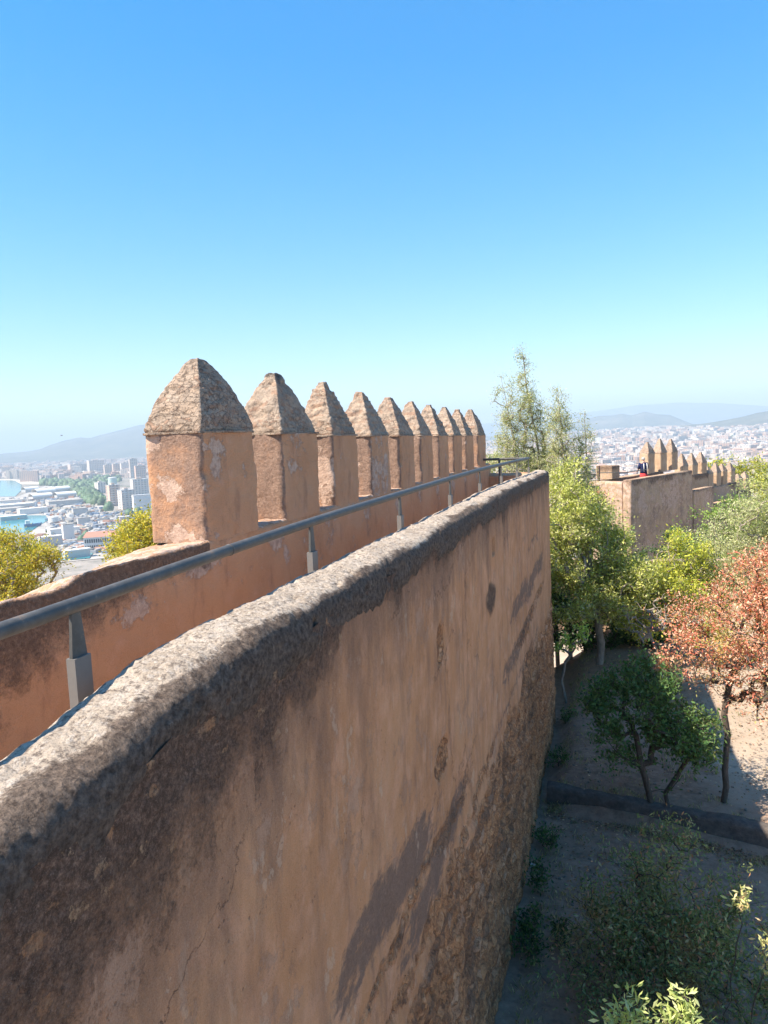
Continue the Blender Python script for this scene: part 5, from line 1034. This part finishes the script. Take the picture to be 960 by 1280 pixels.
# ================================================================== PERSON on the tower
def build_person():
    p = on_y(804.5, 572, 34.6); x, y = p[0], p[1]; zf = -3.02; zh = p[2]; H = zh-zf
    s, t = s_at(804.5, 1.05); x, y = far_xy(s, 1.05); H = ray(804.5, 571.5)[2]*t-zf
    k = H/1.75
    root = thing('person', 'grey haired person in a navy top with a red bag at the far tower parapet', 'person', (x, y, zf), FRZ+RAD(60))
    J = [(0, 0, .95), (0, 0, 1.12), (0, .01, 1.30), (0, .02, 1.45), (0, .03, 1.54), (0, .05, 1.63), (0, .06, 1.70)]
    R = [(.16, .12), (.145, .11), (.17, .115), (.16, .09), (.055, .055), (.075, .09), (.06, .075)]
    E_ = [(i, i+1) for i in range(6)]
    def limb(st, pts):
        pv = st
        for (c, r) in pts: J.append(c); R.append((r, r)); E_.append((pv, len(J)-1)); pv = len(J)-1
    for sd in (-1, 1):
        limb(3, [((.19*sd, .02, 1.42), .06), ((.25*sd, .05, 1.18), .045), ((.20*sd, .24, 1.03), .036), ((.17*sd, .32, 1.02), .03), ((.16*sd, .38, 1.01), .022)])
        limb(0, [((.10*sd, 0, .86), .095), ((.11*sd, .02, .50), .062), ((.11*sd, -.01, .10), .042), ((.115*sd, .08, .035), .036), ((.12*sd, .16, .03), .028)])
    me = bpy.data.meshes.new('body'); me.from_pydata([tuple(np.array(j)*k) for j in J], E_, []); 
    o = obj('body', me, flat('skin', (.45, .27, .19), .6), root); m = o.modifiers.new('Skin', 'SKIN')
    for i, r in enumerate(R): me.skin_vertices[0].data[i].radius = (r[0]*k, r[1]*k)
    me.skin_vertices[0].data[0].use_root = True; m.use_smooth_shade = True
    sb = o.modifiers.new('Sub', 'SUBSURF'); sb.levels = 1; sb.render_levels = 1
    th = np.arange(20)*2*math.pi/20
    def tub(name, prof, mat):
        rr = np.array([[(cx+rx*math.cos(a), cy+ry*math.sin(a), z) for a in th] for (z, rx, ry, cx, cy) in prof])*k; V, F = loft(rr, True, True); obj(name, mesh(name, V, F, True), mat, root)
    tub('shirt', [(.92, .19, .15, 0, 0), (1.1, .18, .14, 0, 0), (1.3, .215, .15, 0, .01), (1.42, .22, .13, 0, .02), (1.49, .12, .09, 0, .02)], flat('navy_cloth', (.015, .022, .07), .9))
    tub('shorts', [(.46, .18, .12, 0, .01), (.7, .20, .14, 0, 0), (.94, .195, .155, 0, 0)], flat('red_cloth', (.45, .05, .05), .9))
    for sd in (-1, 1):
        b = MB(); b.tube(np.array([(.16*sd, .02, 1.44), (.235*sd, .04, 1.3), (.252*sd, .06, 1.17)])*k, np.array([.085, .07, .062])*k, 10); obj('sleeve', b.mesh('sleeve', True), bpy.data.materials['navy_cloth'], root)
        b = MB(); b.tube(np.array([(.09*sd, -.135, 1.44), (.10*sd, -.165, 1.25), (.09*sd, -.16, 1.02)])*k, .018*k, 6); obj('strap', b.mesh('strap', True), M['white'], root)
    u = np.linspace(.25, 1, 8)*math.pi/2; rr = np.array([[(.088*math.sin(math.pi-q*1.9)*math.cos(a)*1.02, .05+.105*math.sin(math.pi-q*1.9)*math.sin(a), 1.665+.088*-math.cos(math.pi-q*1.0)*1.0*(1) - .06+.075*0) for a in th] for q in u])
    rr = np.array([[(.09*math.cos(e)*math.cos(a), .045+.108*math.cos(e)*math.sin(a)-.012, 1.66+.10*math.sin(e)) for a in th] for e in np.linspace(-.35, 1.5, 8)])*k
    V, F = loft(rr); obj('hair', mesh('hair', V, F, True), flat('grey_hair', (.35, .33, .31), .9), root)
    b = MB(); b.box(np.array((.02, -.30, .50))*k, np.array((.30, -.16, .80))*k, taper=.85)
    bag = obj('shoulder_bag', b.mesh('shoulder_bag'), bpy.data.materials['red_cloth'], root)
build_person()

# gull over the sea
p = ray(77, 544.5)*140.; b = MB(); t = thing('gull', 'tiny dark gull flying in the pale sky above the left hills', 'bird', tuple(p), .4)
b.tube([(-.22, 0, 0), (-.1, 0, .02), (.08, 0, .02), (.2, 0, .0)], [.02, .06, .06, .015], 8); obj('body', b.mesh('body', True), flat('gull_feather', (.25, .25, .26)), t)
for s in (-1, 1):
    V = np.array([(.08, .03*s, .02), (-.1, .03*s, .02), (-.02, .35*s, .12), (.08, .35*s, .13), (-.1, .68*s, .04), (-.05, .68*s, .045)]); V2 = V.copy(); V2[:, 2] += .012
    obj('wing', mesh('wing', np.vstack([V, V2]), [[0, 1, 2, 3], [3, 2, 4, 5], [9, 8, 7, 6], [11, 10, 8, 9]]), bpy.data.materials['gull_feather'], t)

# park trees as one far wood
def park():
    rg = np.random.default_rng(5); b = MB(); ico = np.array([[math.cos(a)*math.cos(e), math.sin(a)*math.cos(e), math.sin(e)] for e in np.linspace(-.6, 1.5, 5) for a in np.arange(7)*2*math.pi/7]).reshape(5, 7, 3)
    n = 0
    while n < 620:
        px = rg.uniform(52, 150); py = rg.uniform(597, 636)
        f = (px-52)/90
        if not ((601+3*f < py < 607+9*f and px < 132) or (612 < py < 632 and abs(px-100-(py-612)*1.3) < 11) or (597 < py < 603 and 118 < px < 158 and rg.random() < .5)): continue
        a = on_z(px, py, -128); s = rg.uniform(6, 12); V, F = loft(ico*np.array([s, s, s*rg.uniform(.8, 1.3)])*(1+rg.normal(0, .13, (5, 7, 1)))); b.add(V+[a[0], a[1], -128+s*.4], F, np.array((.07, .115, .05))*rg.uniform(.6, 1.6)); n += 1
    for _ in range(260):                            # street greenery through the inland city
        px = rg.uniform(600, 980); r = rg.uniform(1300, 6500); x, y = at(px, r); s = rg.uniform(6, 11); V, F = loft(ico*s*(1+rg.normal(0, .13, (5, 7, 1)))); b.add(V+[x, y, float(ground_h(np.array([x]), np.array([y]))[0])+s*.3], F, np.array((.08, .11, .05))*rg.uniform(.6, 1.5))
    obj('park_trees', b.mesh('park_trees', True, True), mat_leaf('far_foliage', .0), kind='stuff', label='dark green park trees massed between the harbour and the blocks', cat='trees')
    for k, (px, py, s) in enumerate(((136, 639, 11), (162, 646, 9), (172, 644, 9), (108, 672, 6), (114, 676, 6), (102, 678, 6), (150, 662, 6))):
        a = on_z(px, py, -127.4); V, F = loft(ico*s*(1+rg.normal(0, .1, (5, 7, 1)))*[1, 1, 1.0]); t = thing('city_tree', ['largest round dark tree by the apartment blocks', 'round tree below the cream apartment block', 'round tree nearest the first merlon', 'small tree at the left end of the arcaded building', 'small tree in front of the arcaded building', 'small tree left of the arcaded building', 'small tree right of the arcaded building'][k], 'tree', (a[0], a[1], -127.5))
        obj('crown', mesh('crown', V+[0, 0, s*.7], F, True, cols=np.tile([(.08, .14, .07)], (len(V), 1))), bpy.data.materials['far_foliage'], t); b = MB(); b.cyl((0, 0), .5, 0, s*.5, 6); obj('trunk', b.mesh('trunk'), M['bark'], t)
park()

# ================================================================== HAZE
b = MB(); b.box((-21000, -21000, -135), (21000, 21000, 640)); hz = NT('haze_air'); hz.t.nodes.clear()
out = hz.n('ShaderNodeOutputMaterial'); pv = hz.n('ShaderNodeVolumePrincipled'); pv.inputs['Color'].default_value = (.71, .87, 1, 1); pv.inputs['Density'].default_value = HAZE = 1.5e-4; pv.inputs['Anisotropy'].default_value = 0.
hz.l(pv.outputs[0], out.inputs['Volume'])
obj('haze', b.mesh('haze'), hz.m, kind='stuff')

# ================================================================== LIGHT, SKY, CAMERA
AZ, EL = 230, 50
w = bpy.data.worlds.new('World'); SC.world = w; w.use_nodes = True; nt = w.node_tree; nt.nodes.clear()
sky = nt.nodes.new('ShaderNodeTexSky'); sky.sky_type = 'NISHITA'; sky.sun_disc = False; sky.sun_elevation = RAD(EL); sky.sun_rotation = RAD(AZ)
sky.altitude = 130; sky.air_density = 1.0; sky.dust_density = .4; sky.ozone_density = 2.5
bg = nt.nodes.new('ShaderNodeBackground'); bg.inputs[1].default_value = .140; wo = nt.nodes.new('ShaderNodeOutputWorld')
hs = nt.nodes.new('ShaderNodeHueSaturation'); hs.inputs['Hue'].default_value = .5; hs.inputs['Saturation'].default_value = 1.85
gm = nt.nodes.new('ShaderNodeGamma'); gm.inputs[1].default_value = .7; nt.links.new(sky.outputs[0], gm.inputs[0])
nt.links.new(gm.outputs[0], hs.inputs['Color']); nt.links.new(hs.outputs[0], bg.inputs[0]); nt.links.new(bg.outputs[0], wo.inputs[0])
sd = bpy.data.lights.new('sun', 'SUN'); sd.energy = 4.2; sd.angle = RAD(.53); sd.color = (1, .90, .77); so = bpy.data.objects.new('sun', sd); COL.objects.link(so)
d = Vector((math.sin(RAD(AZ))*math.cos(RAD(EL)), math.cos(RAD(AZ))*math.cos(RAD(EL)), math.sin(RAD(EL)))); so.rotation_euler = d.to_track_quat('Z', 'Y').to_euler()

cam = bpy.data.cameras.new('camera'); co = bpy.data.objects.new('camera', cam); COL.objects.link(co); SC.camera = co
def axis(X, Y, Zf):
    xr = X*math.cos(ROLL)-Y*math.sin(ROLL); yr = X*math.sin(ROLL)+Y*math.cos(ROLL); return level(np.array([xr, -yr, Zf]))
rt, dn, fw = axis(1, 0, 0), axis(0, 1, 0), axis(0, 0, 1)
m = Matrix(((rt[0], -dn[0], -fw[0], 0), (rt[1], -dn[1], -fw[1], 0), (rt[2], -dn[2], -fw[2], 0), (0, 0, 0, 1))); co.matrix_world = m
cam.sensor_fit = 'HORIZONTAL'; cam.sensor_width = 36; cam.lens = FPX/IW*36; cam.clip_start = .05; cam.clip_end = 60000

SC.view_settings.view_transform = 'Standard'; SC.view_settings.look = 'None'; SC.view_settings.exposure = 1.58; SC.view_settings.gamma = 1
cy = SC.cycles; cy.use_denoising = True; cy.max_bounces = 8; cy.diffuse_bounces = 4; cy.glossy_bounces = 2; cy.transmission_bounces = 3; cy.volume_bounces = 0; cy.transparent_max_bounces = 8
